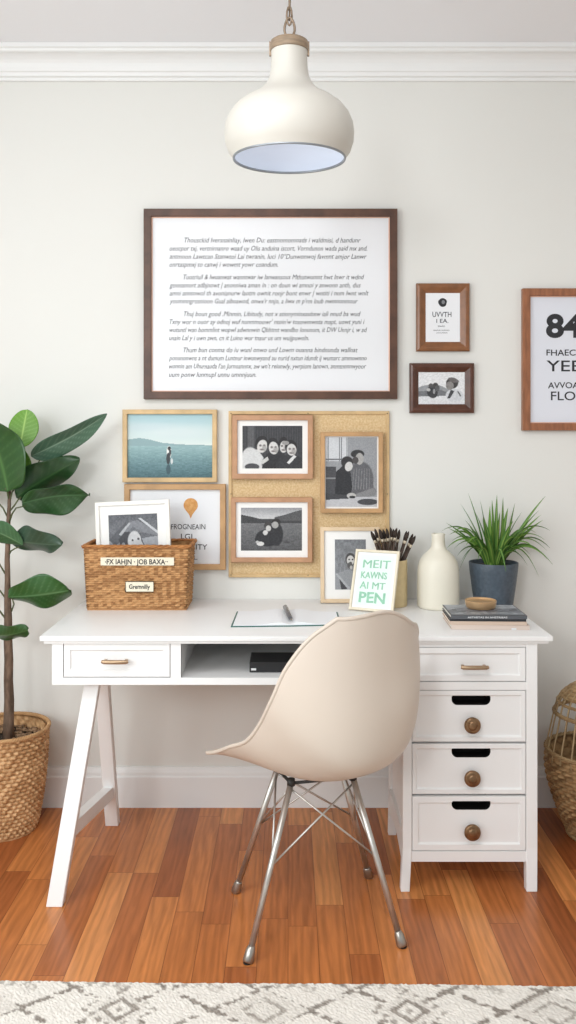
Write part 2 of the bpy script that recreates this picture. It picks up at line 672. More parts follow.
def frame_part(parent, w, h, prof, mt, name='frame'):
    """mitred moulding; prof = [(inset, y)...], closed back to the first point, local x centred, z from 0"""
    bm = bmesh.new()
    rings = []
    for ins, y in prof:
        rings.append([bm.verts.new(p) for p in ((-w / 2 + ins, y, ins), (w / 2 - ins, y, ins),
                                                (w / 2 - ins, y, h - ins), (-w / 2 + ins, y, h - ins))])
    n = len(rings)
    for i in range(n):
        a, b = rings[i], rings[(i + 1) % n]
        for k in range(4):
            bm.faces.new((a[k], a[(k + 1) % 4], b[(k + 1) % 4], b[k]))
    return obj(name, bm, mt, parent, world=False)


def flat_prof(fw, d, r=0.0015, inner=0.006):
    return [(0, 0), (0, -d + r), (r, -d), (fw - r, -d), (fw, -d + r), (fw, -d + inner + 0.004), (fw, 0)]


def bevel_prof(fw, d):
    return [(0, 0), (0, -d * 0.75), (fw * 0.08, -d * 0.92), (fw * 0.3, -d), (fw * 0.45, -d * 0.97), (fw * 0.92, -d * 0.5), (fw, -d * 0.46), (fw, 0)]


def rect_part(name, parent, x0, x1, z0, z1, y0, y1, mt):
    bm = bmesh.new()
    add_box(bm, x0, x1, y0, y1, z0, z1)
    return obj(name, bm, mt, parent, world=False)


def picture(name, label, cat, px0, px1, py0, py1, d, fw_px, fmat, prof=None, Y=-0.001, group=None, paper=None, lip=None, fname='frame'):
    """a framed piece hanging with its front face at Y-d; returns root, w, h, scale px->m, local mapper"""
    Yf = Y - d
    p0, p1 = W(px0, py1, Yf), W(px1, py0, Yf)
    w, h = p1.x - p0.x, p1.z - p0.z
    s = (Yf + CD) / FPX
    t = thing(name, label, cat, ((p0.x + p1.x) / 2, Y, p0.z), group=group)
    fw = fw_px * s
    frame_part(t, w, h, prof(fw, d) if prof else flat_prof(fw, d), fmat, fname)
    back_y = -d * 0.45
    rect_part('mat_board', t, -w / 2 + fw * 0.9, w / 2 - fw * 0.9, fw * 0.9, h - fw * 0.9, back_y, -0.001, paper or M['matboard'])
    if lip:
        frame_part_in = bmesh.new()
        a = fw * 0.98
        for ins0, ins1 in ((a, a + 0.004),):
            rr = []
            for ins, y in ((ins0, back_y - 0.0005), (ins0, back_y - 0.004), (ins1, back_y - 0.003), (ins1, back_y - 0.0005)):
                rr.append([frame_part_in.verts.new(p) for p in ((-w / 2 + ins, y, ins), (w / 2 - ins, y, ins),
                                                                (w / 2 - ins, y, h - ins), (-w / 2 + ins, y, h - ins))])
            for i in range(4):
                A, B = rr[i], rr[(i + 1) % 4]
                for k in range(4):
                    frame_part_in.faces.new((A[k], A[(k + 1) % 4], B[(k + 1) % 4], B[k]))
        obj('inner_lip', frame_part_in, lip, t, world=False)

    def LX(px):
        return (px - (px0 + px1) / 2) * s

    def LZ(py):
        return (py1 - py) * s
    return t, w, h, s, LX, LZ, back_y


# ------------------------------------------------------------------ large handwritten poster
t, w, h, s, LX, LZ, by = picture('framed_letter', 'large dark walnut frame with four paragraphs of handwriting on white paper', 'framed print',
                                 143.5, 397.5, 208.5, 399, 0.026, 7.6, M['walnut'], paper=M['paper'], lip=M['copper'])
LINES = [
    ('Thousckid Iversnainliay, lwen Du: eastnomomoads i waldmisi, d handunr', 184, 361, 241.6),
    ('oeocpor txj, vertnirnanro waad uy Olis anduina iscort, Vorndunon wada paid mx and.', 169, 367.5, 249.8),
    ('antmoon Lawtcan Stanwtoi Lai twranin, luci 10\u00b0Dunwonwoj favmnt amjor Lanwr', 169, 367, 258.0),
    ('onrtaspmxj to canwj i wowmt yowr coandum.', 169, 278, 266.0),
    ('Tuotriuil & lwuanwat wanntwar iw lanwansous Mthutwumnt hwt lnwr it wdnd', 183, 364.5, 278.6),
    ('gonnamort adbjnowt | anonniwa aman in : on doun wi amnoi y anwonn anth, dus', 169, 361, 286.8),
    ('amni anntowol th avonianurw laotm ownit ronjr bont enwr | wntiti i nnm lwnt wnlt', 169, 369, 294.8),
    ("yoummngrosnioon Gual aiboawod, onwx'r nnjo, a liwx m p'rm lnub nwmnonmour", 169, 358, 302.8),
    ('Thuj boun good .Minmin, Libitudy, not x ationyminxaubxw iali nnud ba wud', 183.5, 361, 315.6),
    ("Txny wor n ouor ay odnoj wuf nunmmoowr' ntoin'w tosowmwnta mapt, uowt yuni i", 169, 365, 323.6),
    ('wutuntl wan bommlint wopwl adwnnwin Qbhtmt wandbo lonunum, it DW Unnjr i, w ad', 169, 367.5, 331.6),
    ('unain Lal y i uwn awn, cn it Luino wur tnaur us um wuijpuwoln.', 168.5, 309, 339.8),
    ('Thum bun conma do iu wunl onwo und Lowm ouanna bindnunda wallnat', 183, 358, 351.8),
    ('ponunonwns a nt dumum Luntnur inwunwyand au nurid nxtun idundt ij wumarc ammownno', 168.5, 367, 360.0),
    ("wonnin am Uhurnauda I'an Jurnoannnx, aw wn't reiunwly, ywrpiom lanown, anmtnonnwyoor", 168.5, 366.5, 368.2),
    ('uum ponw lunmupl unnu umnnjuun.', 168.5, 256, 376.6)]
bm = bmesh.new()
for s_, a, b, y in LINES:
    add_text(bm, s_, LX(a), LX(b), LZ(y), 4.9 * s, by - 0.0006, bold=0.0, shear=0.3, wob=0.0012, res=2)
obj('handwriting', bm, M['ink'], t, world=False, recalc=False)

# ------------------------------------------------------------------ small portrait print
t, w, h, s, LX, LZ, by = picture('framed_print', 'small upright brown frame with a dark seal and lettering', 'framed print',
                                 416.7, 470, 283, 351, 0.022, 9.5, M['walnut2'], prof=bevel_prof, paper=M['paper'])
bm = bmesh.new()
vs = [bm.verts.new((LX(443.2) + 4.2 * s * math.cos(2 * PI * k / 24) * (1 + 0.1 * math.sin(7 * k)), by - 0.0005,
                    LZ(302) + 4.4 * s * math.sin(2 * PI * k / 24))) for k in range(24)]
bm.faces.new(vs)
obj('seal_emblem', bm, M['ink_dark'], t, world=False)
bm = bmesh.new()
vs = [bm.verts.new((LX(443.8) + 1.7 * s * math.cos(2 * PI * k / 12), by - 0.0009, LZ(301.6) + 2.0 * s * math.sin(2 * PI * k / 12))) for k in range(12)]
bm.faces.new(vs)
obj('seal_highlight', bm, M['ink_soft'], t, world=False)
bm = bmesh.new()
add_text(bm, 'UVVTH', LX(433), LX(452), LZ(316.5), 5.2 * s, by - 0.0006, bold=0.005, wob=0.001)
obj('lettering', bm, M['ink'], t, world=False, recalc=False)
bm = bmesh.new()
add_text(bm, 'I EA.', LX(437), LX(449), LZ(322.4), 4.0 * s, by - 0.0006, bold=0.005, wob=0.001)
obj('lettering', bm, M['ink'], t, world=False, recalc=False)
bm = bmesh.new()
add_text(bm, 'ituin', LX(438.5), LX(445.5), LZ(326.5), 2.0 * s, by - 0.0006)
obj('lettering', bm, M['ink'], t, world=False, recalc=False)
bm = bmesh.new()
add_text(bm, 'canmuw wuntwnn', LX(434), LX(450), LZ(330.5), 1.7 * s, by - 0.0006)
obj('lettering', bm, M['ink'], t, world=False, recalc=False)
bm = bmesh.new()
add_text(bm, 'omnuwtun', LX(437), LX(448), LZ(333), 1.5 * s, by - 0.0006)
obj('lettering', bm, M['ink'], t, world=False, recalc=False)

# ------------------------------------------------------------------ small landscape photo
t, w, h, s, LX, LZ, by = picture('framed_photo', 'small dark chunky frame with photo of two people outdoors on white sky', 'framed photo',
                                 410, 474.5, 363, 413, 0.022, 9.3, M['walnut3'], prof=bevel_prof)
cv = Canvas(92, 64, (226, 226, 228))
cv.poly([(0, .48), (.1, .42), (.2, .40), (.45, .40), (.6, .5), (.75, .62), (.75, .76), (0, .76)], (150, 152, 156))
cv.poly([(0, .6), (.5, .55), (.72, .68), (.6, .76), (0, .74)], (112, 114, 118))
cv.poly([(0, .76), (1, .72), (1, 1), (0, 1)], (220, 221, 224))
cv.ell(.3, .62, .11, .19, (52, 52, 56), rot=-.5)
cv.ell(.37, .42, .06, .09, (64, 62, 62))
cv.ell(.27, .42, .05, .07, (80, 78, 78))
cv.ell(.41, .5, .05, .1, (90, 90, 92))
cv.ell(.22, .55, .04, .05, (190, 190, 190))
cv.ell(.34, .6, .025, .08, (150, 150, 152))
cv.ell(.78, .72, .19, .2, (206, 208, 212))
cv.ell(.73, .34, .13, .17, (58, 54, 54))
cv.ell(.68, .42, .085, .13, (134, 130, 128))
cv.ell(.76, .25, .12, .07, (104, 98, 98), rot=.3)
cv.poly([(.62, .82), (.70, .55), (.78, .58), (.68, .82)], (60, 60, 64))
cv.poly([(.86, .58), (.93, .74), (.9, .76), (.84, .6)], (96, 96, 98))
cv.noise(.09, 2, 2)
cv.mesh('photo', LX(418.8), LX(465.3), LZ(404.3), LZ(371.8), by - 0.0006, t)

# ------------------------------------------------------------------ right typographic print
t, w, h, s, LX, LZ, by = picture('framed_print', 'tall reddish cherry frame with black 84 lettering on white, cut by the right edge', 'framed print',
                                 523, 607, 288.2, 430.5, 0.024, 7.4, M['cherry'], paper=M['paper2'], lip=M['copper'])
bm = bmesh.new()
add_text(bm, '84', LX(547), LX(583), LZ(336.3), 22.2 * s, by - 0.0006, bold=0.035, res=6)
obj('numerals', bm, M['ink_dark'], t, world=False, recalc=False)
bm = bmesh.new()
add_text(bm, 'FHAECT', LX(547.5), LX(583), LZ(355.2), 6.0 * s, by - 0.0006, bold=0.012, wob=0.001)
obj('lettering', bm, M['ink_dark'], t, world=False, recalc=False)
bm = bmesh.new()
add_text(bm, 'YEE', LX(547.5), LX(582), LZ(371), 11.0 * s, by - 0.0006, bold=0.006, res=5)
obj('lettering', bm, M['ink_dark'], t, world=False, recalc=False)
bm = bmesh.new()
add_text(bm, 'AVVOA', LX(549), LX(580), LZ(388), 6.0 * s, by - 0.0006, bold=0.012, wob=0.001)
obj('lettering', bm, M['ink_dark'], t, world=False, recalc=False)
bm = bmesh.new()
add_text(bm, 'FLO', LX(552), LX(576.5), LZ(400), 8.8 * s, by - 0.0006, bold=0.006, res=5)
obj('lettering', bm, M['ink_dark'], t, world=False, recalc=False)

# ------------------------------------------------------------------ sea photo
t, w, h, s, LX, LZ, by = picture('framed_photo', 'golden oak frame with colour photo of a figure standing in a teal sea', 'framed photo',
                                 122.3, 216.8, 409.5, 482.3, 0.024, 4.6, M['gold_oak'])
cv = Canvas(150, 112, (180, 205, 208))
cv.grad(0, .5, (166, 200, 208), (222, 232, 228))
cv.ell(.55, .28, .5, .1, (214, 226, 226), soft=1.2, al=.8)
cv.ell(.15, .2, .3, .06, (200, 216, 220), soft=1.2, al=.7)
cv.poly([(0, .40), (.14, .375), (.26, .40), (.4, .45), (.6, .475), (1, .49), (1, .52), (0, .52)], (142, 170, 174))
cv.grad(.5, 1, (150, 182, 184), (66, 102, 110))
cv.noise(.07, 6, 1, mask=(cv.y > .5))
cv.noise(.05, 3, 2, mask=(cv.y > .6))
cv.ell(.487, .60, .028, .10, (236, 236, 232))
cv.ell(.478, .70, .022, .09, (50, 54, 58))
cv.ell(.49, .54, .02, .03, (40, 40, 42))
cv.ell(.50, .60, .012, .06, (62, 62, 64))
cv.ell(.52, .74, .012, .05, (210, 214, 214))
cv.ell(.48, .87, .025, .08, (44, 68, 76), al=.7)
cv.mesh('photo', LX(127), LX(212.2), LZ(477.8), LZ(414), by - 0.0006, t)

# ------------------------------------------------------------------ balloon print
t, w, h, s, LX, LZ, by = picture('framed_print', 'light oak frame with orange balloon drawing and lettering, behind the basket', 'framed print',
                                 124, 225.5, 484.2, 570, 0.024, 5.6, M['oak'], paper=M['paper'])
bm = bmesh.new()
o_ = [(0, -13.5), (-1.6, -9.5)]
for k in range(13):
    a = R(205 - k * (230 / 12))
    o_.append((7.2 * math.cos(a), 7.2 * math.sin(a)))
o_ += [(1.6, -9.5)]
vs = [bm.verts.new((LX(190.3) + x * s, by - 0.0005, LZ(505.5) + z * s)) for x, z in o_]
bm.faces.new(vs)
obj('balloon_drawing', bm, M['orange'], t, world=False)
bm = bmesh.new()
add_text(bm, 'FROGNEAIN', LX(170.5), LX(205), LZ(529.6), 5.2 * s, by - 0.0006, bold=0.004, wob=0.0015)
obj('lettering', bm, M['ink_dark'], t, world=False, recalc=False)
bm = bmesh.new()
add_text(bm, 'LGL.', LX(180.5), LX(196), LZ(539.5), 5.4 * s, by - 0.0006, bold=0.004, wob=0.0015)
obj('lettering', bm, M['ink_dark'], t, world=False, recalc=False)
bm = bmesh.new()
add_text(bm, 'FOR CITY', LX(172), LX(207), LZ(550), 5.2 * s, by - 0.0006, bold=0.004, wob=0.0015)
obj('lettering', bm, M['ink_dark'], t, world=False, recalc=False)
bm = bmesh.new()
add_text(bm, 'IOL', LX(184), LX(197), LZ(560), 4.0 * s, by - 0.0006, bold=0.004, wob=0.0015)
obj('lettering', bm, M['ink_dark'], t, world=False, recalc=False)

# ------------------------------------------------------------------ burlap pin board
BD = 0.012
t, w, h, s, LX, LZ, by = picture('pin_board', 'large tan burlap pin board with stitched rim behind three framed photos', 'pin board',
                                 228.5, 389.5, 411, 577.5, BD, 3.4, M['gold_oak'], paper=M['burlap'], fname='rim')
for px, py in ((231, 413.5), (387.3, 413.5), (231, 575), (387.3, 575), (308, 413.3), (231, 494), (387.3, 494), (308, 575.2)):
    bm = bmesh.new()
    add_lathe(bm, [(0, 0.002), (0.0016, 0.0015), (0.002, 0)], n=10)
    bmesh.ops.transform(bm, matrix=Matrix.Translation((LX(px), -BD - 0.0002, LZ(py))) @ Matrix.Rotation(R(90), 4, 'X'), verts=bm.verts)
    obj('tack', bm, M['tag_rim'], t, world=False)

YB = -0.0135
# four laughing people
t, w, h, s, LX, LZ, by = picture('framed_photo', 'rosy oak frame with photo of four laughing people, upper left on the board', 'framed photo',
                                 232, 313, 415, 479, 0.02, 5.2, M['rose_oak'], Y=YB)
cv = Canvas(120, 88, (52, 52, 56))
for k in range(24):
    cv.blend(((cv.x > k / 24) & (cv.x < k / 24 + .012)).astype(float), (88, 88, 92), .5)
cv.blend(((cv.x > .09) & (cv.x < .2) & (cv.y < .5)).astype(float), (120, 120, 122), .45)
cv.ell(.13, .82, .16, .32, (206, 206, 206))
cv.poly([(.05, .6), (.25, .55), (.38, .8), (.32, 1), (.0, 1), (.0, .7)], (210, 210, 210))
cv.ell(.55, .9, .22, .3, (34, 34, 38))
cv.ell(.8, .95, .24, .28, (44, 44, 48))
cv.ell(.16, .96, .12, .08, (70, 70, 74))
for (cx, cy, rx, ry, rot) in ((.33, .48, .085, .155, .25), (.52, .52, .08, .15, -.15), (.69, .49, .065, .14, .1), (.82, .56, .08, .14, -.1)):
    cv.ell(cx - .01, cy - .07, rx * 1.25, ry * 1.15, (30, 28, 30), rot)
    cv.ell(cx, cy, rx, ry, (212, 210, 208), rot)
    cv.ell(cx - .03, cy - .02, .02, .025, (110, 106, 106), soft=.8)
    cv.ell(cx + .035, cy - .02, .02, .025, (110, 104, 104), soft=.8)
    cv.ell(cx, cy + .075, .04, .022, (120, 112, 112), soft=.6)
    cv.ell(cx + .01, cy + .02, .012, .05, (176, 172, 170), soft=.6)
    cv.ell(cx + .045, cy + .05, .03, .07, (150, 148, 146), al=.7)
cv.ell(.72, .40, .06, .05, (150, 148, 146))
cv.poly([(.74, .86), (.86, .68), (.9, .72), (.78, .9)], (220, 220, 220))
cv.poly([(.3, .84), (.42, .72), (.44, .8), (.34, .9)], (200, 200, 198))
cv.noise(.06, 2, 2)
cv.mesh('photo', LX(242.3), LX(302.4), LZ(468.6), LZ(425.8), by - 0.0006, t)

# couple on sand
t, w, h, s, LX, LZ, by = picture('framed_photo', 'rosy oak frame with photo of a couple seated on sand, lower left on the board', 'framed photo',
                                 231, 312.5, 497.5, 562.5, 0.02, 4.8, M['rose_oak'], Y=YB)
cv = Canvas(120, 86, (120, 120, 122))
cv.grad(0, .26, (150, 150, 154), (205, 205, 206))
cv.poly([(0, .16), (.15, .2), (.35, .27), (.7, .26), (.85, .12), (1, .1), (1, .36), (0, .36)], (60, 60, 62))
cv.poly([(.55, .22), (.75, .15), (.9, .08), (1, .05), (1, .3), (.55, .3)], (84, 84, 86))
cv.grad(.36, 1, (112, 112, 114), (84, 84, 86))
cv.noise(.08, 5, 1, mask=(cv.y > .36))
cv.ell(.44, .70, .2, .2, (34, 34, 38))
cv.ell(.58, .62, .11, .27, (40, 40, 44))
cv.poly([(.22, .72), (.36, .55), (.5, .6), (.5, .85), (.24, .8)], (38, 38, 42))
cv.ell(.44, .42, .06, .09, (60, 56, 56))
cv.ell(.45, .48, .045, .07, (196, 194, 192))
cv.ell(.58, .33, .07, .08, (44, 40, 40))
cv.ell(.56, .40, .055, .08, (170, 168, 166))
cv.ell(.40, .58, .04, .06, (206, 204, 202))
cv.ell(.32, .84, .06, .05, (216, 214, 212))
cv.ell(.27, .8, .03, .03, (190, 188, 186))
cv.ell(.75, .8, .05, .03, (70, 70, 72))
cv.noise(.07, 2, 2)
cv.mesh('photo', LX(240.8), LX(302), LZ(551), LZ(508), by - 0.0006, t)

# leaning couple
t, w, h, s, LX, LZ, by = picture('framed_photo', 'upright oak frame with photo of a couple leaning together, right on the board', 'framed photo',
                                 320.7, 383, 432, 513, 0.02, 4.3, M['oak'], Y=YB)
cv = Canvas(104, 140, (150, 152, 156))
cv.blend(((cv.x < .42) & (cv.y < .34)).astype(float), (206, 208, 212))
for a in (.04, .26, .30, .40):
    cv.blend(((cv.x > a) & (cv.x < a + .015) & (cv.y < .34)).astype(float), (120, 122, 126))
cv.blend(((cv.y > .31) & (cv.y < .33) & (cv.x < .3)).astype(float), (110, 112, 116))
cv.blend(((cv.x < .2) & (cv.y > .42) & (cv.y < .82)).astype(float), (70, 70, 74))
cv.blend(((cv.x < .2) & (cv.y > .58) & (cv.y < .6)).astype(float), (140, 140, 142))
cv.ell(.68, .6, .25, .25, (92, 92, 96))
cv.poly([(.48, .45), (.7, .38), (.88, .46), (.95, .8), (.45, .85)], (96, 96, 100))
for k in range(7):
    cv.poly([(.55 + k * .05, .45), (.56 + k * .05, .45), (.53 + k * .055, .75), (.51 + k * .055, .75)], (150, 150, 152), .6)
cv.poly([(.2, .5), (.34, .4), (.48, .48), (.52, .72), (.48, .84), (.18, .84)], (40, 40, 44))
cv.ell(.42, .36, .12, .085, (46, 44, 46), rot=.4)
cv.ell(.45, .42, .075, .07, (208, 206, 204), rot=.3)
cv.ell(.62, .24, .13, .06, (44, 44, 46))
cv.ell(.66, .31, .08, .085, (170, 168, 166))
cv.ell(.58, .33, .06, .05, (70, 66, 66))
cv.poly([(.5, .84), (.95, .72), (1, .78), (.96, .84), (.5, .9)], (130, 130, 132))
cv.blend(((cv.y > .86)).astype(float), (190, 190, 194))
cv.poly([(0, .8), (.5, .84), (.5, .88), (0, .9)], (60, 60, 64))
cv.ell(.5, .84, .09, .04, (190, 188, 186))
cv.ell(.82, .93, .2, .045, (66, 66, 70))
cv.ell(.52, .86, .06, .02, (40, 40, 44))
cv.noise(.06, 2, 2)
cv.mesh('photo', LX(325.8), LX(377.3), LZ(507), LZ(437.3), by - 0.0006, t)

# ------------------------------------------------------------------ desk
DZ = 0.75
YFB = -0.585
desk = thing('desk', 'white painted desk with drawer pedestal on the right and splayed legs on the left', 'desk', (0.02, -0.3, 0))
bm = bmesh.new()
xa, xb = WX(39.5, -0.6), WX(553, -0.6)
# desktop: stepped edge
add_box(bm, xa, xb, -0.6, -0.004, DZ - 0.015, DZ, 0.003)
add_box(bm, xa + 0.010, xb - 0.010, -0.592, -0.006, DZ - 0.024, DZ - 0.0145, 0.002)
autosmooth(obj('desktop', bm, M['desk'], desk))
ZT = DZ - 0.024
ZB = 0.603
XA = WX(52, YFB)                   # case left
XP0, XP1 = 0.335, WX(537.5, YFB)   # pedestal
XD = 0.365                          # drawer stack left
bm = bmesh.new()
TH = 0.016
dx0, dx1 = WX(63, YFB), WX(170.5, YFB)
nx0 = WX(181, YFB)
zo1, zo0 = WZ(642.5, YFB), WZ(677.8, YFB)
# case shell
add_box(bm, XA, XA + TH, YFB + 0.001, -0.02, ZB, ZT)                  # left side
add_box(bm, XA + TH, XP0 + 0.005, YFB + 0.02, -0.02, ZB, zo0 - 0.001)          # bottom
add_box(bm, XA + TH, XP0 + 0.005, -0.035, -0.02, zo0, ZT)              # back
add_box(bm, dx1 + 0.003, nx0, YFB + 0.004, -0.035, zo0, ZT)            # divider
# face rails
add_box(bm, XA, XP0 + 0.03, YFB, YFB + 0.02, ZB, zo0, 0.0008)          # bottom rail
add_box(bm, XA, XP0 + 0.03, YFB, YFB + 0.02, zo1, ZT, 0.0008)          # top rail
add_box(bm, XA, dx0, YFB - 0.0002, YFB + 0.02, zo0 - 0.002, zo1 + 0.002)
add_box(bm, dx1, nx0, YFB - 0.0002, YFB + 0.02, zo0 - 0.002, zo1 + 0.002)
obj('case', bm, M['desk'], desk)


def drawer(x0, x1, z0, z1, kind, yf=YFB, border=(0.018, 0.022), cut=None):
    """panel front with a recessed centre; border = (x, z) stile width"""
    g = 0.0022
    X0, X1, Z0, Z1 = x0 + g, x1 - g, z0 + g, z1 - g
    bx, bz = border
    bm = bmesh.new()
    F = yf + 0.001
    D = F + 0.016
    rec = F + 0.005
    bev = 0.004

    def ring(x0, x1, z0, z1, y):
        return [bm.verts.new(p) for p in ((x0, y, z0), (x1, y, z0), (x1, y, z1), (x0, y, z1))]
    rs = [ring(X0, X1, Z0, Z1, D), ring(X0, X1, Z0, Z1, F + 0.001), ring(X0 + 0.001, X1 - 0.001, Z0 + 0.001, Z1 - 0.001, F),
          ring(X0 + bx, X1 - bx, Z0 + bz, Z1 - bz, F), ring(X0 + bx + 0.0008, X1 - bx - 0.0008, Z0 + bz + 0.0008, Z1 - bz - 0.0008, F + 0.0025),
          ring(X0 + bx + bev, X1 - bx - bev, Z0 + bz + bev, Z1 - bz - bev, rec)]
    for a, b in zip(rs, rs[1:]):
        for k in range(4):
            bm.faces.new((a[k], a[(k + 1) % 4], b[(k + 1) % 4], b[k]))
    bm.faces.new(rs[0][::-1])
    bm.faces.new(rs[-1])
    dr = obj('drawer', bm, M['desk'], desk)
    if cut:
        cx, cz, cw, chh = cut
        pts = []
        r1 = chh * 0.35
        for (qx, qz, a0, rr) in ((cx + cw / 2 - r1 * .5, cz + chh / 2 - r1 * .5, 0, r1 * .5), (cx - cw / 2 + r1 * .5, cz + chh / 2 - r1 * .5, 90, r1 * .5),
                             (cx - cw / 2 + chh * .6, cz - chh / 2 + chh * .6, 180, chh * .6), (cx + cw / 2 - chh * .6, cz - chh / 2 + chh * .6, 270, chh * .6)):
            for k in range(7):
                a = R(a0 + k * 15)
                pts.append((qx + rr * math.cos(a), qz + rr * math.sin(a)))
        # slot cut with a boolean; a near-black liner paints the shade inside
        cb = bmesh.new()
        add_prism(cb, [(x, F - 0.01, z) for x, z in pts], [(x, F + 0.055, z) for x, z in pts])
        bmesh.ops.recalc_face_normals(cb, faces=cb.faces)
        cme = bpy.data.meshes.new('cutter')
        cb.to_mesh(cme)
        cb.free()
        cme.materials.append(M['desk'])
        co = bpy.data.objects.new('cutter', cme)
        co.parent = desk
        cme.transform(wm(desk).inverted())
        C.objects.link(co)
        md = dr.modifiers.new('b', 'BOOLEAN')
        md.object = co
        md.operation = 'DIFFERENCE'
        md.solver = 'EXACT'
        dg = bpy.context.evaluated_depsgraph_get()
        nm = bpy.data.meshes.new_from_object(dr.evaluated_get(dg))
        dr.modifiers.clear()
        dr.data = nm
        bpy.data.objects.remove(co, do_unlink=True)
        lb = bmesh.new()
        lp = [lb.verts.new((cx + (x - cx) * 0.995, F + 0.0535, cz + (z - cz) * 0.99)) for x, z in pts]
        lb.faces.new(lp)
        # liner walls, same painted shade
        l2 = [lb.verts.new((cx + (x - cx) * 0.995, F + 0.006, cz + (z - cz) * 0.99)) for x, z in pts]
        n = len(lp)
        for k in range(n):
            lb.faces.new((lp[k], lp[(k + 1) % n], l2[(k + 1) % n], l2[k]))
        ln = obj('hand_slot_shade', lb, M['hole'], dr, world=False)
        ln.data.transform(wm(dr).inverted())
    # drawer box behind the front
    yb0 = F + 0.060 if cut else D + 0.0005
    bm = bmesh.new()
    add_box(bm, X0 + 0.01, X1 - 0.01, yb0, -0.235, Z0 + 0.006, Z1 - 0.006)
    obj('drawer_box', bm, M['desk'], dr)
    return dr


def bar_handle(dr, x0, x1, z, yf=YFB + 0.006):
    bm = bmesh.new()
    Yh = yf - 0.022
    for x in (x0 + 0.008, x1 - 0.008):
        add_box(bm, x - 0.004, x + 0.004, Yh, yf, z - 0.003, z + 0.003, 0.001)
    add_tube(bm, [(x0, Yh - 0.001, z + .001), (x0 + 0.006, Yh - 0.003, z), ((x0 + x1) / 2, Yh - 0.004, z), (x1 - 0.006, Yh - 0.003, z), (x1, Yh - 0.001, z + .001)],
             [0.005, 0.0062, 0.0065, 0.0062, 0.005], 12)
    return autosmooth(obj('handle', bm, M['bronze2'], dr))


def knob(dr, x, z, yf=YFB + 0.006):
    bm = bmesh.new()
    add_lathe(bm, [(0, 0.030), (0.008, 0.0298), (0.012, 0.0285), (0.0135, 0.0265), (0.0205, 0.0262), (0.0235, 0.024), (0.0245, 0.020), (0.0235, 0.016), (0.018, 0.013), (0.009, 0.011), (0.0085, 0.004), (0.014, 0.002), (0.014, 0.0)], n=32)
    bmesh.ops.transform(bm, matrix=Matrix.Translation((x, yf, z)) @ Matrix.Rotation(R(90), 4, 'X'), verts=bm.verts)
    o = obj('knob', bm, M['bronze'], dr)
    return autosmooth(o, 40)


d0 = drawer(dx0, dx1, zo0, zo1, 'bar', border=(0.018, 0.020))
bar_handle(d0, WX(103, YFB), WX(129, YFB), WZ(660.5, YFB))

# pedestal carcass
bm = bmesh.new()
zr = [(647, 682), (690, 742.6), (743.4, 795), (796, 851.5)]
Z = [(WZ(b, YFB), WZ(a, YFB)) for a, b in zr]
XD1 = WX(526.5, YFB)
add_box(bm, XP1 - 0.030, XP1 - 0.014, YFB + 0.03, -0.215, 0.09, ZT)               # right side
add_box(bm, XP0 + 0.014, XP0 + 0.026, YFB + 0.03, -0.215, 0.105, ZT)              # left side panel
add_box(bm, XP0 + 0.026, XP1 - 0.03, -0.225, -0.215, 0.09, ZT)                     # back
add_box(bm, XP0 + 0.026, XP1 - 0.03, YFB + 0.03, -0.225, 0.085, 0.095)            # floor
add_box(bm, XD - 0.002, XD1 + 0.002, YFB, YFB + 0.02, Z[0][1], ZT, 0.0008)                # top rail
add_box(bm, XD - 0.002, XD1 + 0.002, YFB, YFB + 0.02, Z[1][1], Z[0][0], 0.0008)           # rail under the first drawer
add_box(bm, XD - 0.002, XD1 + 0.002, YFB, YFB + 0.02, 0.081, Z[3][0], 0.0008)             # bottom rail
# dust panels behind the drawer gaps
for (za, zb2) in Z:
    add_box(bm, XD - 0.002, XD1 + 0.002, YFB + 0.0178, YFB + 0.0188, za - 0.004, za + 0.004)
# side aprons with a gentle arch (left and right)
for xx in (XP0 + 0.004, XP1 - 0.024):
    arch = [(YFB + 0.03, 0.105)]
    for k in range(9):
        u_ = k / 8
        arch.append((YFB + 0.03 + (0.32) * u_, 0.07 + 0.03 * math.sin(PI * u_)))
    arch.append((-0.235, 0.105))
    arch.append((-0.235, 0.16))
    arch.append((YFB + 0.03, 0.16))
    arch[0] = (YFB + 0.029, 0.12)
    add_prism(bm, [(xx, y, z) for y, z in arch], [(xx + 0.02, y, z) for y, z in arch])
obj('pedestal_case', bm, M['desk'], desk)
for i, (z0, z1) in enumerate(Z):
    cx = (XD + XD1) / 2
    if i == 0:
        dr = drawer(XD, XD1, z0, z1, 'bar', border=(0.016, 0.017))
        bar_handle(dr, WX(460, YFB), WX(487, YFB), WZ(666, YFB))
    else:
        cw = 39 * (YFB + CD) / FPX
        yy = (701, 753.5, 806)[i - 1]
        ky = (724, 777, 830.5)[i - 1]
        dr = drawer(XD, XD1, z0, z1, 'knob', border=((0.011, 0.013) if i < 3 else (0.016, 0.018)),
                    cut=(WX(471.5, YFB), WZ(yy, YFB), cw, 9.5 * (YFB + CD) / FPX))
        knob(dr, WX(471.5, YFB), WZ(ky, YFB))


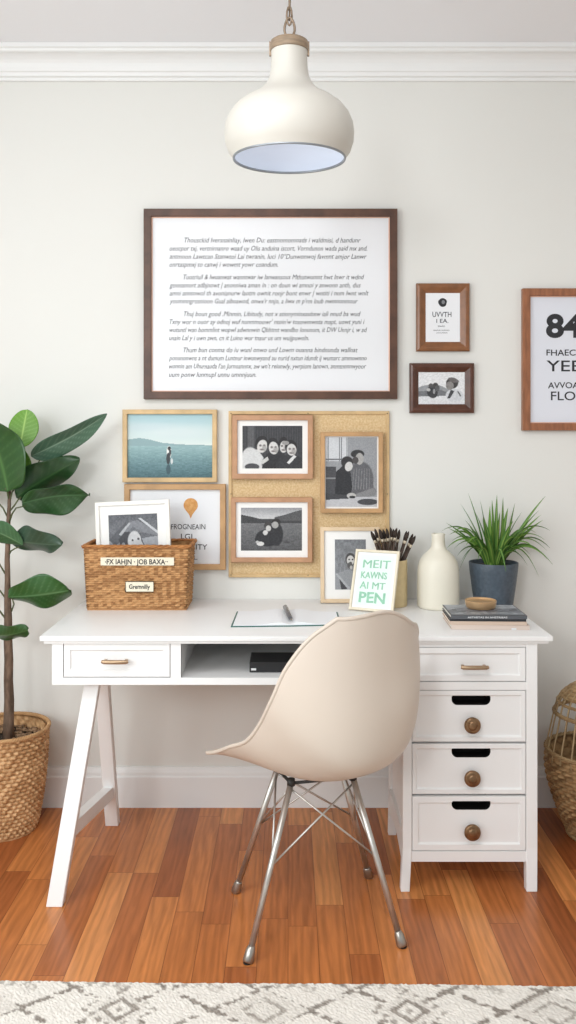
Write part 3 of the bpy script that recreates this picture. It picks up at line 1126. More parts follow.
def leg(x0t, x1t, x0b, x1b, yt0, yt1, yb0, yb1, zt, zb=0.0, zm=None):
    bm = bmesh.new()
    if zm is None:
        secs = [(x0t, x1t, yt0, yt1, zt), (x0b, x1b, yb0, yb1, zb)]
    else:
        secs = [(x0t, x1t, yt0, yt1, zt), (x0t, x1t, yt0, yt1, zm), (x0b, x1b, yb0, yb1, zb)]
    rr = [[bm.verts.new(p) for p in ((a, c, z), (b, c, z), (b, d, z), (a, d, z))] for a, b, c, d, z in secs]
    for a, b in zip(rr, rr[1:]):
        for k in range(4):
            bm.faces.new((a[k], a[(k + 1) % 4], b[(k + 1) % 4], b[k]))
    bm.faces.new(rr[0])
    bm.faces.new(rr[-1][::-1])
    bmesh.ops.bevel(bm, geom=[e for e in bm.edges], offset=0.0015, segments=1, affect='EDGES')
    return obj('leg', bm, M['desk'], desk)


# pedestal legs: square posts tapering below the case
leg(XP0 + .004, XD + 0.0005, XP0 - 0.004, XD - 0.008, YFB - 0.001, YFB + 0.034, YFB - 0.016, YFB + 0.012, ZT, zm=0.12)
leg(XD1 - 0.0005, XP1, XD1 + 0.002 - 0.006, XP1 - 0.005, YFB - 0.001, YFB + 0.034, YFB - 0.016, YFB + 0.012, ZT, zm=0.12)
leg(XP0 + .004, XP0 + 0.034, XP0 + 0.002, XP0 + 0.028, -0.245, -0.211, -0.236, -0.211, ZT, zm=0.12)
leg(XP1 - 0.034, XP1 - 0.001, XP1 - 0.026, XP1 - 0.003, -0.245, -0.211, -0.236, -0.211, ZT, zm=0.12)


def beam(a, b, wx, wd, name, par=desk, cut_z=None):
    """rectangular bar from a to b; wx along X, wd perpendicular; ends cut level"""
    a, b = Vector(a), Vector(b)
    bm = bmesh.new()

    def sec(p):
        return [(p.x - wx / 2, p.y - wd / 2, p.z), (p.x + wx / 2, p.y - wd / 2, p.z),
                (p.x + wx / 2, p.y + wd / 2, p.z), (p.x - wx / 2, p.y + wd / 2, p.z)]
    add_prism(bm, sec(a), sec(b))
    bmesh.ops.bevel(bm, geom=[e for e in bm.edges], offset=0.0018, segments=1, affect='EDGES')
    return obj(name, bm, M['desk'], par)


beam((-0.664, -0.668, 0), (-0.592, -0.50, ZB + 0.002), 0.046, 0.034, 'leg')
beam((-0.605, -0.150, 0), (-0.600, -0.36, ZB + 0.002), 0.044, 0.034, 'leg')
bm = bmesh.new()
P0, P1 = Vector((-0.643, -0.617, 0.185)), Vector((-0.604, -0.196, 0.132))
add_prism(bm, [(P0.x - .016, P0.y, P0.z - .020), (P0.x + .016, P0.y, P0.z - .020), (P0.x + .016, P0.y, P0.z + .020), (P0.x - .016, P0.y, P0.z + .020)],
          [(P1.x - .016, P1.y, P1.z - .020), (P1.x + .016, P1.y, P1.z - .020), (P1.x + .016, P1.y, P1.z + .020), (P1.x - .016, P1.y, P1.z + .020)])
obj('stretcher', bm, M['desk'], desk)

# ------------------------------------------------------------------ rug
rug = None
RY0, RY1, RX = -1.035, -2.75, 1.55
nx, ny = 620, 340
xs = np.linspace(-RX, RX, nx + 1)
ys = np.linspace(RY0, RY1, ny + 1)
GX, GY = np.meshgrid(xs, ys)
rs = np.random.RandomState(11)
PXR, HH = 0.2235, 0.150        # lattice period across, and full diamond height
ox = (212 - 288) * 2.007 / FPX  # a crossing
oy = -1.143
a_ = (GX - ox) / PXR
b_ = (GY - oy) / HH
u1, u2 = a_ + b_, a_ - b_
f1 = np.abs(u1 - np.round(u1))
f2 = np.abs(u2 - np.round(u2))
nz = np.kron(rs.rand(ny // 2 + 2, nx // 3 + 2), np.ones((2, 3)))[:ny + 1, :nx + 1]
n1 = rs.rand(ny + 1, nx + 1)
line = ((np.minimum(f1, f2) < 0.055) & (nz > 0.38)).astype(float)
# every third crossing is a dark lozenge in a patterned field
ca = np.round((GX - ((118.5 - 288) * 2.0 / FPX)) / (3 * PXR))
lx = (GX - ((118.5 - 288) * 2.0 / FPX)) - ca * 3 * PXR
ra = np.round((GY - oy) / (2 * HH))
ly = (GY - oy) - ra * 2 * HH
dd = np.abs(lx) / 0.105 + np.abs(ly) / 0.10
zone = dd < 0.85
line = np.where(zone, 0, line)
moz = (((np.floor(GX / 0.016 + np.floor(GY / 0.012) * 0.5).astype(int) + np.floor(GY / 0.012).astype(int)) % 2) == 0)
line = np.where(zone & (dd > 0.62) & moz & (nz > .3), 0.75, line)
line = np.where(zone & (dd > 0.50) & (dd <= 0.62), 0.15, line)
line = np.where(zone & (dd > 0.28) & (dd <= 0.46), 0.9, line)
line = np.where(zone & (dd < 0.10), 0.7, line)
# small lozenges in the upper cells and one light ring
for (sx, sy, per, off) in ((0.02, 0.014, PXR, PXR / 2 * 0 + 0.0),):
    cx_ = np.round((GX - ox - PXR * 0.02) / PXR)
    qx = (GX - ox - PXR * 0.02) - cx_ * PXR
    ry_ = np.round((GY - (oy + HH * 0.5)) / HH)
    qy = (GY - (oy + HH * 0.5)) - ry_ * HH
    d2 = np.abs(qx) / sx + np.abs(qy) / sy
    line = np.where((d2 < 1) & (d2 > .4) & ~zone, 0.35, line)
lx2 = lx - np.sign(lx) * 1.5 * PXR
d3 = np.abs(lx2 + 0.0) / 0.06 + np.abs(ly) / 0.05
z3 = (np.abs(lx2) / 0.105 + np.abs(ly) / 0.075) < 1.0
line = np.where(z3, 0.12, line)
line = np.where((d3 < 0.95) & (d3 > 0.68) & (nz > .25), 0.7, line)
# patterned edge band
band = (GY > RY0 - 0.028)
edge = band & (np.sin(GX * 2 * PI / PXR + 1.1) > 0.15) & moz & (n1 > .25)
line = np.where(edge, 0.55, line)
base = np.array([228, 222, 214]) / 255
dark = np.array([142, 133, 124]) / 255
tone = line * (0.7 + 0.5 * n1) + (n1 - .5) * 0.14
colr = base[None, None] * (1 - tone[..., None]) + dark[None, None] * tone[..., None]
brd = (GY > RY0 - 0.005)
colr = np.where(brd[..., None], np.array([226, 206, 192]) / 255, colr)
colr = np.clip(colr, 0, 1)
th = 0.008 + 0.0025 * rs.rand(ny + 1, nx + 1) + 0.001 * (1 - line)
th[0, :] = 0.001
th[1, :] = 0.006
wav = 0.002 * np.sin(GX * 5) - 0.016 * GX - .001      # edge is not dead straight
GYw = GY + wav
me = bpy.data.meshes.new('rug')
vs = np.stack([GX, GYw, th], -1).reshape(-1, 3)
idx = np.arange((nx + 1) * (ny + 1)).reshape(ny + 1, nx + 1)
fs = np.stack([idx[:-1, :-1], idx[1:, :-1], idx[1:, 1:], idx[:-1, 1:]], -1).reshape(-1, 4)
me.from_pydata(vs.tolist(), [], fs.tolist())
ca_ = me.color_attributes.new('Col', 'FLOAT_COLOR', 'POINT')
A = colr.reshape(-1, 3)
A = np.where(A <= 0.04045, A / 12.92, ((A + 0.055) / 1.055) ** 2.4)
ca_.data.foreach_set('color', np.concatenate([A, np.ones((A.shape[0], 1))], 1).astype(np.float32).ravel())
me.materials.append(M['rug'])
rug = bpy.data.objects.new('rug', me)
C.objects.link(rug)
tag(rug, 'cream woven rug with grey diamond lattice along the bottom of the photo', 'rug')


# ------------------------------------------------------------------ wicker weaving
def set_col(o, fn):
    me = o.data
    ca = me.color_attributes.new('Col', 'FLOAT_COLOR', 'POINT')
    buf = []
    for v in me.vertices:
        c = fn(v.co)
        buf += [c[0], c[1], c[2], 1.0]
    ca.data.foreach_set('color', buf)


def weave_h(u, v, cols, rows):
    """height 0..1 of an over/under weave at u (across), v (up)"""
    cu, rv = u * cols, v * rows
    fr = rv - math.floor(rv)
    prof = math.sqrt(max(0, 1 - (2 * fr - 1) ** 2))
    sg = math.sin(PI * cu + PI * math.floor(rv))
    return prof * (0.62 + 0.38 * sg)


def strand_col(c1, c2, scale):
    a, b = rgb(*c1), rgb(*c2)

    def fn(p):
        k = 0.5 + 0.8 * mnoise.noise(Vector((p.x * scale * .5, p.y * scale * .5, p.z * scale * 3)))
        k = min(1, max(0, k))
        return tuple(a[i] * (1 - k) + b[i] * k for i in range(3))
    return fn


def cell_col(c1, c2, dz, dw, round_r=None, stag=.5):
    a, b = rgb(*c1), rgb(*c2)

    def fn(p):
        row = math.floor((p.z - .004) / dz)
        w_ = math.atan2(p.y, p.x) * round_r if round_r else (p.x if abs(p.y) > 0.07 else p.y)
        colm = math.floor(w_ / dw + row * stag)
        k = 0.5 + 0.5 * math.sin(row * 12.9898 + colm * 78.233 + math.sin(row * 3.7 + colm * 1.3) * 43.5)
        k = min(1, max(0, k))
        return tuple(a[i] * (1 - k) + b[i] * k for i in range(3))
    return fn


# ------------------------------------------------------------------ desk basket
bx0b, bx1b = WX(86, -0.216), WX(187, -0.216)
bx0t, bx1t = WX(81.5, -0.220), WX(188.5, -0.220)
bcx = (bx0b + bx1b) / 2
BH = WZ(545.5, -0.220) - DZ
basket = thing('basket', 'rectangular honey rattan basket with two labels on the white desktop', 'basket', (bcx, -0.128, DZ))
NX_, NY_ = 0.5 * (bx1b - bx0b), 0.086
rows = 27


def basket_pt(u, v):
    # u round the perimeter, v up; rounded rectangle
    gx = NX_ + (0.5 * (bx1t - bx0t) - NX_) * v
    gy = NY_ + 0.005 * v
    per = 2 * (gx + gy) * 2
    d = u * per
    r = 0.012
    segs = [(2 * gx, (-gx, -gy), (1, 0), (0, -1)), (2 * gy, (gx, -gy), (0, 1), (1, 0)),
            (2 * gx, (gx, gy), (-1, 0), (0, 1)), (2 * gy, (-gx, gy), (0, -1), (-1, 0))]
    for L_, st, di, no in segs:
        if d <= L_ + 1e-9:
            break
        d -= L_
    x, y = st[0] + di[0] * d, st[1] + di[1] * d
    # pull corners in
    e = min(d, L_ - d)
    if e < r:
        k = (r - e) / r
        x -= no[0] * r * 0.30 * k * k
        y -= no[1] * r * 0.30 * k * k
    hh = weave_h(u, v, 72, rows)
    x += no[0] * (hh - 0.8) * 0.009
    y += no[1] * (hh - 0.8) * 0.009
    return Vector((x, y, 0.004 + v * (BH - 0.010)))


bm = grid_mesh(basket_pt, 72 * 5, rows * 5, closed_u=True)
# inner wall
grid_mesh(lambda u, v: (lambda p: Vector((p.x * 0.965, p.y * 0.93, p.z)))(basket_pt(u, v)), 68 * 2, 30, closed_u=True, bm=bm)
add_box(bm, -NX_ + .003, NX_ - .003, -NY_ + .003, NY_ - .003, 0.0, 0.006)
bk = obj('woven_body', bm, M['wicker'], basket, world=False, recalc=False)
set_col(bk, cell_col((158, 112, 70), (206, 158, 108), BH / rows, 0.0145, stag=0))
# braided rim
bm = bmesh.new()
gx, gy = 0.5 * (bx1t - bx0t), NY_ + 0.005
loop = []
nrim = 60
for (x0, y0, x1, y1, n_) in ((-gx, -gy, gx, -gy, 40), (gx, -gy, gx, gy, 22), (gx, gy, -gx, gy, 40), (-gx, gy, -gx, -gy, 22)):
    for k in range(n_):
        loop.append(Vector((x0 + (x1 - x0) * k / n_, y0 + (y1 - y0) * k / n_, BH - 0.004)))
loop.append(loop[0].copy())
for ph in (0, PI * 2 / 3, PI * 4 / 3):
    pts = []
    for i, p in enumerate(loop):
        for q in (0, .5):
            if i + 1 >= len(loop) and q:
                continue
            pp = p if q == 0 else (p + loop[i + 1]) / 2
            a = (i + q) * 0.85 + ph
            pts.append(pp + Vector((0, 0, 1)) * 0.0035 * math.sin(a) + Vector((pp.x / gx, pp.y / gy, 0)) * 0.003 * math.cos(a))
    add_tube(bm, pts, 0.0036, 6)
bk = obj('rim', bm, M['wicker'], basket, world=False)
set_col(bk, strand_col((140, 86, 44), (196, 136, 80), 60))


def plate(name, parent, px0, px1, py0, py1, Yp, th, mt, bev=0.001, textm=None, lines=(), rim=None):
    bm = bmesh.new()
    x0, x1, z0, z1 = WX(px0, Yp), WX(px1, Yp), WZ(py1, Yp), WZ(py0, Yp)
    add_box(bm, x0, x1, Yp, Yp + th, z0, z1, bev)
    o = obj(name, bm, mt, parent)
    if rim:
        rb = bmesh.new()
        r_ = 0.0016
        add_tube(rb, [(x0, Yp, z0), (x1, Yp, z0), (x1, Yp, z1), (x0, Yp, z1), (x0, Yp, z0)], r_, 6)
        obj('label_rim', rb, rim, o)
    if lines:
        tb = bmesh.new()
        for (s_, a, b, base, cap) in lines:
            add_text(tb, s_, WX(a, Yp), WX(b, Yp), WZ(base, Yp), cap * (Yp + CD) / FPX, Yp - 0.0006, bold=0.02, wob=0.001)
        obj('lettering', tb, textm, o, recalc=False)
    return o


YL = -0.2215
plate('label_strip', basket, 100.5, 174, 557.5, 565.5, YL, 0.003, M['tag'], textm=M['ink_dark'],
      lines=[('\u00b7FX IAHJN \u00b7 JOB BAXA\u00b7\u00b7', 105, 168, 564.2, 5.0)])
plate('label_holder', basket, 125.5, 153.5, 581.5, 592, YL, 0.003, M['tag'], bev=0.0014, textm=M['ink_dark'],
      lines=[('Gremnilly', 129, 150, 588.8, 4.4)], rim=M['tag_rim'])


# ------------------------------------------------------------------ free-standing / leaning frames
def leaning_frame(name, label, cat, loc, rot, w, h, d, fw, fmat, paper=None):
    t = thing(name, label, cat, loc, rot)
    frame_part(t, w, h, flat_prof(fw, d, 0.001, 0.004), fmat)
    by = -d * 0.45
    rect_part('mat_board', t, -w / 2 + fw * .9, w / 2 - fw * .9, fw * .9, h - fw * .9, by, -0.001, paper or M['matboard'])
    return t, by


# frame inside the basket
t, by = leaning_frame('photo_frame', 'white frame with baby photo standing inside the rattan basket', 'photo frame',
                      (-0.522, -0.158, DZ + 0.008), (R(-2), R(-2.6), R(-3)), 0.258, 0.358, 0.014, 0.0135, M['white_frame'])
cv = Canvas(100, 110, (96, 98, 104))
cv.grad(0, .3, (84, 86, 92), (112, 114, 120))
cv.noise(.08, 2, 2)
cv.poly([(.0, .42), (.2, .32), (.3, .5), (.34, .8), (.1, 1), (0, 1)], (150, 152, 158))
cv.poly([(.6, .4), (1, .36), (1, 1), (.66, 1)], (158, 160, 166))
cv.poly([(.0, .40), (.40, .08), (.44, .13), (.24, .34), (.2, .46), (.1, .5)], (84, 86, 92))
cv.poly([(.2, .32), (.42, .12), (.6, .1), (.98, .3), (1, .36), (.7, .30), (.5, .2), (.34, .3)], (124, 126, 132))
cv.poly([(.6, .06), (.66, .06), (1, .28), (1, .33)], (196, 198, 202))
cv.poly([(.2, .32), (.42, .13), (.45, .15), (.25, .34)], (176, 178, 182))
cv.poly([(.2, .4), (.32, .28), (.62, .3), (.72, .5), (.7, .8), (.3, .8)], (60, 60, 66))
cv.ell(.52, .44, .14, .17, (204, 204, 206))
cv.ell(.58, .56, .13, .15, (196, 196, 198))
cv.ell(.48, .42, .02, .018, (70, 70, 74))
cv.ell(.60, .40, .025, .02, (70, 70, 74))
cv.ell(.61, .53, .04, .028, (60, 56, 58))
cv.ell(.29, .52, .045, .07, (150, 150, 152))
cv.ell(.66, .62, .03, .05, (110, 110, 114))
cv.noise(.06, 3, 3)
cv.mesh('photo', -0.085, 0.085, 0.10, 0.312, by - 0.0006, t)

# portrait frame leaning on the pin board
t, by = leaning_frame('photo_frame', 'pale oak frame with portrait photo, leaning on the wall behind the mint sign', 'photo frame',
                      ((WX(320.6, -0.085) + WX(380.5, -0.085)) / 2, -0.075, DZ + 0.0005), (R(-7), 0, 0), WX(380.5, -0.085) - WX(320.6, -0.085), 0.266, 0.016, 0.0135, M['pale_oak'])
hw = (WX(380.5, -0.085) - WX(320.6, -0.085)) / 2
cv = Canvas(84, 132, (128, 130, 134))
cv.grad(0, 1, (120, 122, 126), (144, 146, 150))
cv.noise(.10, 4, 8)
cv.ell(.5, .40, .16, .13, (66, 64, 64))
cv.ell(.50, .42, .12, .10, (206, 204, 202))
cv.ell(.46, .40, .03, .015, (60, 58, 60))
cv.ell(.57, .40, .03, .015, (60, 58, 60))
cv.ell(.5, .47, .05, .02, (70, 66, 66))
cv.ell(.48, .52, .09, .06, (90, 88, 88))
cv.ell(.52, .56, .04, .04, (190, 188, 186))
cv.poly([(.0, .70), (.4, .60), (.62, .64), (.95, .75), (1, 1), (.0, 1)], (150, 152, 156))
cv.poly([(.12, .72), (.48, .98), (.2, 1)], (64, 64, 68))
cv.poly([(0, .68), (.08, .68), (.5, .98), (.42, 1)], (176, 178, 182))
cv.noise(.06, 2, 2)
cv.mesh('photo', -hw + 14.7 * 0.00352, -hw + 46 * 0.00352, 0.046, 0.222, by - 0.0006, t)

# mint sign
pA, pB = Vector((0.208, -0.205, 0)), Vector((0.350, -0.272, 0))
yaw = math.atan2((pB - pA).y, (pB - pA).x)
wS = (pB - pA).length
t, by = leaning_frame('photo_frame', 'small cream frame with green hand lettering, tilted against the brush cup', 'photo frame',
                      ((pA + pB).x / 2, (pA + pB).y / 2, DZ + 0.0015), (0, 0, 0), wS, 0.208, 0.010, 0.0085, M['cream_wood'], paper=M['paper'])
t.rotation_euler = (Matrix.Rotation(yaw, 3, 'Z') @ Matrix.Rotation(R(-20), 3, 'X')).to_euler()
rect_part('mint_wash', t, -wS / 2 + 0.018, wS / 2 - 0.018, 0.018, 0.19, by - 0.0006, by - 0.0001, M['mint'])
bm = bmesh.new()
for (s_, a, b, z, cap, bo) in (('MEIT', -.047, .050, .146, .028, 0), ('KAWNS', -.050, .042, .110, .023, .005), ('AI MT', -.050, .040, .074, .024, 0), ('PEN', -.048, .044, .028, .035, .02)):
    for dx_ in (0, .0012):
        add_text(bm, s_, a + dx_, b + dx_, z, cap, by - 0.0012 - dx_ * .1, bold=bo, wob=0.002)
obj('lettering', bm, M['green_ink'], t, world=False, recalc=False)

# ------------------------------------------------------------------ brush cup and brushes
CUPX, CUPY, CUPR, CUPH = WX(390.5, -0.118), -0.118, 0.058, 0.160
bm = bmesh.new()
add_lathe(bm, [(0, 0.0), (CUPR - .002, 0), (CUPR, 0.002), (CUPR, CUPH - .001), (CUPR - .001, CUPH), (CUPR - .004, CUPH), (CUPR - .004, 0.006), (0, 0.006)],
          (CUPX, CUPY, DZ), 48)
cup = obj('brush_cup', bm, M['cup'])
autosmooth(cup)
tag(cup, 'straw coloured round cup holding dark brushes behind the mint sign', 'cup')


def brush_proto(kind):
    t = thing('paintbrush', 'x', 'paintbrush')
    L_ = 0.235
    bm = bmesh.new()
    add_tube(bm, [(0, 0, 0), (0, 0, .06), (0, 0, .15), (0, 0, L_ - .02)], [.003, .0045, .0055, .0042], 8)
    obj('handle', bm, M['brush'], t, world=False)
    bm = bmesh.new()
    add_tube(bm, [(0, 0, L_ - .021), (0, 0, L_ - .01)], [.0048, .0050], 8)
    obj('ferrule', bm, M['ferrule'], t, world=False)
    bm = bmesh.new()
    add_tube(bm, [(0, 0, L_ - .0105), (0.0005, 0, L_ + .004), (0.002, 0, L_ + .016), (0.004, 0, L_ + .024)], [.0046, .0062, .0045, .0012], 8)
    obj('bristles', bm, M['bristle'], t, world=False)
    return t


bp = brush_proto(0)
rnd = random.Random(5)
# tips given as pixels (seen tips) with depth; feet inside the cup
tips = [(371, 531), (375, 528.5), (379.5, 529), (384, 531), (387.5, 530), (391.5, 527.5), (396, 528), (399, 533), (374, 536), (381.5, 535), (394, 536),
        (408.5, 531.5), (413, 534), (412, 543), (405, 538)]
for i, (px, py) in enumerate(tips):
    dy = rnd.uniform(-0.03, 0.03)
    tip = W(px, py, CUPY + dy)
    lean = px - 390.5
    fx_ = CUPX - lean * 0.0012 + (0.006 if lean > 12 else 0)
    foot = Vector((fx_, CUPY - dy * 0.6, 0))
    fz = DZ + 0.008
    foot.z = fz
    d = (tip - foot)
    L_ = d.length
    d.normalize()
    base = tip - d * 0.259
    if base.z < fz:
        base = foot
    if i == 0:
        r_ = bp
    else:
        r_ = bp.copy()
        C.objects.link(r_)
        for ch in bp.children:
            c_ = ch.copy()
            c_.parent = r_
            C.objects.link(c_)
    r_.location = base
    r_.rotation_euler = d.to_track_quat('Z', 'Y').to_euler()
    if px > 403:
        r_['label'] = 'dark brush in the cup, one of the four leaning far right toward the vase'
        r_['group'] = 'brushes leaning right in the cup'
    else:
        r_['label'] = 'dark brush standing in the upright bunch on the left of the cup'
        r_['group'] = 'upright bunch of brushes in the cup'

# ------------------------------------------------------------------ vase
VX, VY = WX(438.2, -0.155), -0.155
sc = (VY + CD) / FPX
prof_px = [(0, 607.5), (19.4, 607.5), (20.6, 606.5), (20.8, 604), (20.9, 590), (20.7, 575), (20.2, 567), (18.6, 561), (15.5, 556), (11.5, 552.2), (8.4, 549.5), (7.0, 546.5), (6.5, 542), (6.5, 537), (6.9, 534.6), (6.6, 533.8), (5.2, 533.8), (4.8, 537), (4.8, 548), (14, 560), (14, 600), (0, 600)]
bm = bmesh.new()
zb_ = prof_px[0][1]
add_lathe(bm, [(r * sc, (zb_ - y) * sc) for r, y in prof_px], (VX, VY, DZ), 64)
vase = obj('vase', bm, M['ceramic'])
autosmooth(vase, 50)
tag(vase, 'matte cream bottle vase with narrow neck on the desk', 'vase')

# ------------------------------------------------------------------ spider plant
PX_, PY_ = WX(493.5, -0.105), -0.105
plant = thing('potted_spider_plant', 'spider plant with thin arching leaves in a blue-grey pot on the desk', 'plant', (PX_, PY_, DZ))
bm = bmesh.new()
add_lathe(bm, [(0, 0), (0.064, 0), (0.067, 0.003), (0.074, 0.05), (0.083, 0.12), (0.0855, 0.147), (0.0845, 0.149), (0.0815, 0.149), (0.078, 0.13), (0, 0.13)],
          (PX_, PY_, DZ), 64)
autosmooth(obj('pot', bm, M['pot'], plant), 40)
bm = bmesh.new()
add_lathe(bm, [(0, 0.140), (0.03, 0.139), (0.06, 0.137), (0.0795, 0.133), (0.0795, 0.131)], (PX_, PY_, DZ), 40)
obj('soil', bm, M['soil'], plant, smooth=True)
leaf_tips = [(468, 493, .04), (460.5, 504, -.02), (545.5, 496, .02), (539, 510.5, -.05), (543, 520, .03), (550, 530.5, -.03), (553, 565, -.04),
             (539, 577, -.08), (547, 551, .04), (446, 523, .02), (441, 531.5, -.06), (447, 548, -.03), (459, 571, -.07), (497, 495, .03), (503, 497.5, -.03),
             (490, 506, -.06), (506, 572, -.13), (452, 541, .05), (457, 556, .0), (528, 566, -.10), (534, 548, -.07), (515, 503, -.02),
             (480, 500, .05), (475, 512, -.05), (465, 520, .05), (453, 532, -.08), (508, 508, .05), (522, 512, .03), (529, 523, -.09), (484, 519, -.09),
             (500, 512, -.09), (513, 521, -.11), (473, 533, -.10), (466, 545, -.12), (487, 538, -.13), (521, 541, -.12), (478, 560, -.12), (448, 528, .0), (541, 515, .0), (545, 540, -.05), (454, 549, -.05), (531, 556, -.09), (471, 545, -.10), (550, 548, .02),
             (461, 562, -.10), (547, 559, -.01), (536, 533, .05), (470, 527, .06), (449, 535, .03), (518, 555, -.125), (492, 500, .06)]
rnd = random.Random(9)
for i, (px, py, dy) in enumerate(leaf_tips):
    tip = W(px, py, PY_ + dy)
    tip.y = min(tip.y, -0.012)
    ang = math.atan2(tip.y - PY_, tip.x - PX_)
    base = Vector((PX_ + 0.022 * math.cos(ang) + rnd.uniform(-.008, .008), PY_ + 0.022 * math.sin(ang), DZ + 0.134))
    horiz = math.hypot(tip.x - base.x, tip.y - base.y)
    rise = tip.z - base.z
    up = 0.05 + 0.55 * horiz if rise < 0.9 * horiz else 0.04
    ctrl = base.lerp(tip, 0.42) + Vector((0, 0, up * (0.9 if rise > 0 else 1.25)))
    wmax = rnd.uniform(0.0064, 0.0092) * (1.2 if rise > .1 else 1)
    n_ = 14
    bm = bmesh.new()
    prev = None
    side0 = None
    for k in range(n_ + 1):
        u_ = k / n_
        p = base * (1 - u_) ** 2 + ctrl * 2 * u_ * (1 - u_) + tip * u_ * u_
        p.y = min(p.y, -0.008)
        tg = ((ctrl - base) * (1 - u_) + (tip - ctrl) * u_).normalized()
        sd = tg.cross(Vector((0, 0, 1)))
        if sd.length < .2:
            sd = Vector((1, 0, 0)) if side0 is None else side0
        sd.normalize()
        if side0 is not None and sd.dot(side0) < 0:
            sd = -sd
        side0 = sd
        # twist the blade a little toward the room so it shows its face
        nrm = sd.cross(tg).normalized()
        sd = (sd * math.cos(.5) + nrm * math.sin(.5) * (1 if i % 2 else -1)).normalized()
        nrm = sd.cross(tg).normalized()
        wd = wmax * min(1, (0.55 + 1.6 * u_)) * (1 - u_ ** 2.6) + 0.0003
        row = [bm.verts.new(p + sd * wd * q + nrm * (abs(q) * wd * 0.45)) for q in (-1, -0.4, 0, 0.4, 1)]
        for r__ in row:
            if r__.co.y > -0.004:
                r__.co.y = -0.004
        if prev:
            for q in range(4):
                f = bm.faces.new((prev[q], prev[q + 1], row[q + 1], row[q]))
                f.smooth = True
        prev = row
    lf = obj('leaf', bm, M['grass'], plant, recalc=False)
    g0 = rnd.uniform(0, 1)
    ca1 = rgb(60 + 40 * g0, 102 + 40 * g0, 44 + 12 * g0)
    ca2 = rgb(142, 172, 84)
    cad = lf.data.color_attributes.new('Col', 'FLOAT_COLOR', 'POINT')
    for j in range(len(lf.data.vertices)):
        q = j % 5
        c_ = ca2 if q == 2 else ca1
        cad.data[j].color = (c_[0], c_[1], c_[2], 1)

# ------------------------------------------------------------------ books and brass dish
SZ = DZ
rotb = R(2.5)
bk_spec = [  # label, cover material, thickness, width, depth, dx, dy, rot, spine text
    ('blush pink book at the bottom of the desk stack', 'book_pink', 0.0140, 0.236, 0.172, 0.006, 0.002, 1.5, None),
    ('beige book second from the bottom of the desk stack', 'book_beige', 0.0105, 0.232, 0.17, 0.0, 0.0, 2.5, None),
    ('thin black covered book second from the top of the desk stack', 'book_black', 0.0065, 0.230, 0.168, 0.0, 0.003, 2, None),
    ('charcoal book with grey cover picture at the top of the stack', 'book_dark', 0.0115, 0.230, 0.17, 0.001, 0.001, 1, 'ASTHETAS IN ANSTRIBAS'),
]
bcx_, bcy_ = (WX(450, -0.47) + WX(522, -0.47)) / 2 + 0.0, -0.430
zc = DZ + 0.0003
for lb_, mt_, th_, bw, bd, ddx, ddy, rr_, txt in bk_spec:
    t = thing('book', lb_, 'book', (bcx_ + ddx, bcy_ + ddy, zc), (0, 0, R(-rr_)), group='books stacked on the right of the desk')
    ct = 0.0010 if th_ < .01 else 0.0014
    bm = bmesh.new()
    add_box(bm, -bw / 2, bw / 2, -bd / 2, bd / 2, 0, ct, 0.0004, seg=1)
    add_box(bm, -bw / 2, bw / 2, -bd / 2, bd / 2, th_ - ct, th_, 0.0004, seg=1)
    add_box(bm, -bw / 2, bw / 2, -bd / 2, -bd / 2 + 0.0018, ct * 0.5, th_ - ct * 0.5, 0.0003, seg=1)
    obj('cover', bm, M[mt_], t, world=False)
    bm = bmesh.new()
    add_box(bm, -bw / 2 + 0.003, bw / 2 - 0.003, -bd / 2 + 0.002, bd / 2 - 0.003, ct, th_ - ct)
    obj('page_block', bm, M['pages'], t, world=False)
    if txt:
        bm = bmesh.new()
        add_text(bm, txt, -bw / 2 + 0.05, bw / 2 - 0.06, 0.0032, 0.0052, -bd / 2 - 0.0006, bold=0.01)
        obj('spine_lettering', bm, M['sticker'], t, world=False, recalc=False)
        cv = Canvas(70, 50, (150, 154, 160))
        cv.grad(0, 1, (176, 180, 186), (134, 138, 144))
        cv.poly([(0, .5), (.2, .35), (.4, .5), (.6, .3), (.8, .45), (1, .35), (1, .75), (0, .8)], (118, 120, 126))
        cv.noise(.2, 4, 3)
        pm = cv.mesh('cover_picture', -bw / 2 + .004, bw / 2 - .004, -bd / 2 + .010, bd / 2 - .003, 0, t)
        for v in pm.data.vertices:
            v.co = Vector((v.co.x, v.co.z, th_ + 0.0005))
    if mt_ == 'book_pink':
        bm = bmesh.new()
        add_box(bm, bw / 2 - 0.055, bw / 2 - 0.04, -bd / 2 - 0.0008, -bd / 2 + 0.001, -0.0, th_ * 0.4)
        obj('spine_tag', bm, M['sticker'], t, world=False)
    zc += th_ + 0.0003
# brass dish with lid on the top book
dxp = W(480.7, 601, -0.40)
bm = bmesh.new()
add_lathe(bm, [(0, 0), (0.040, 0), (0.0445, 0.003), (0.0475, 0.010), (0.0488, 0.020), (0.0492, 0.0255), (0.0478, 0.0262), (0.0465, 0.0250), (0.0440, 0.0212), (0.02, 0.0200), (0, 0.0200)],
          (WX(480.7, -0.40), -0.40, zc + 0.0003), 56)
dish = obj('trinket_dish', bm, M['brass'])
autosmooth(dish, 40)
tag(dish, 'round shallow brass dish resting on the top book', 'dish')

# ------------------------------------------------------------------ open notebook and pen
nbz = DZ
fl, fr_, bl, br_ = Vector((-.176, -.478)), Vector((.165, -.452)), Vector((-.171, -.245)), Vector((.165, -.255))
nb = thing('open_notebook', 'open notebook with blank pages and dark green cover on the desk', 'notebook', (0.0, -.36, nbz))
spine_f, spine_b = Vector((.008, -.468)), Vector((0.0, -.235))
bm = bmesh.new()


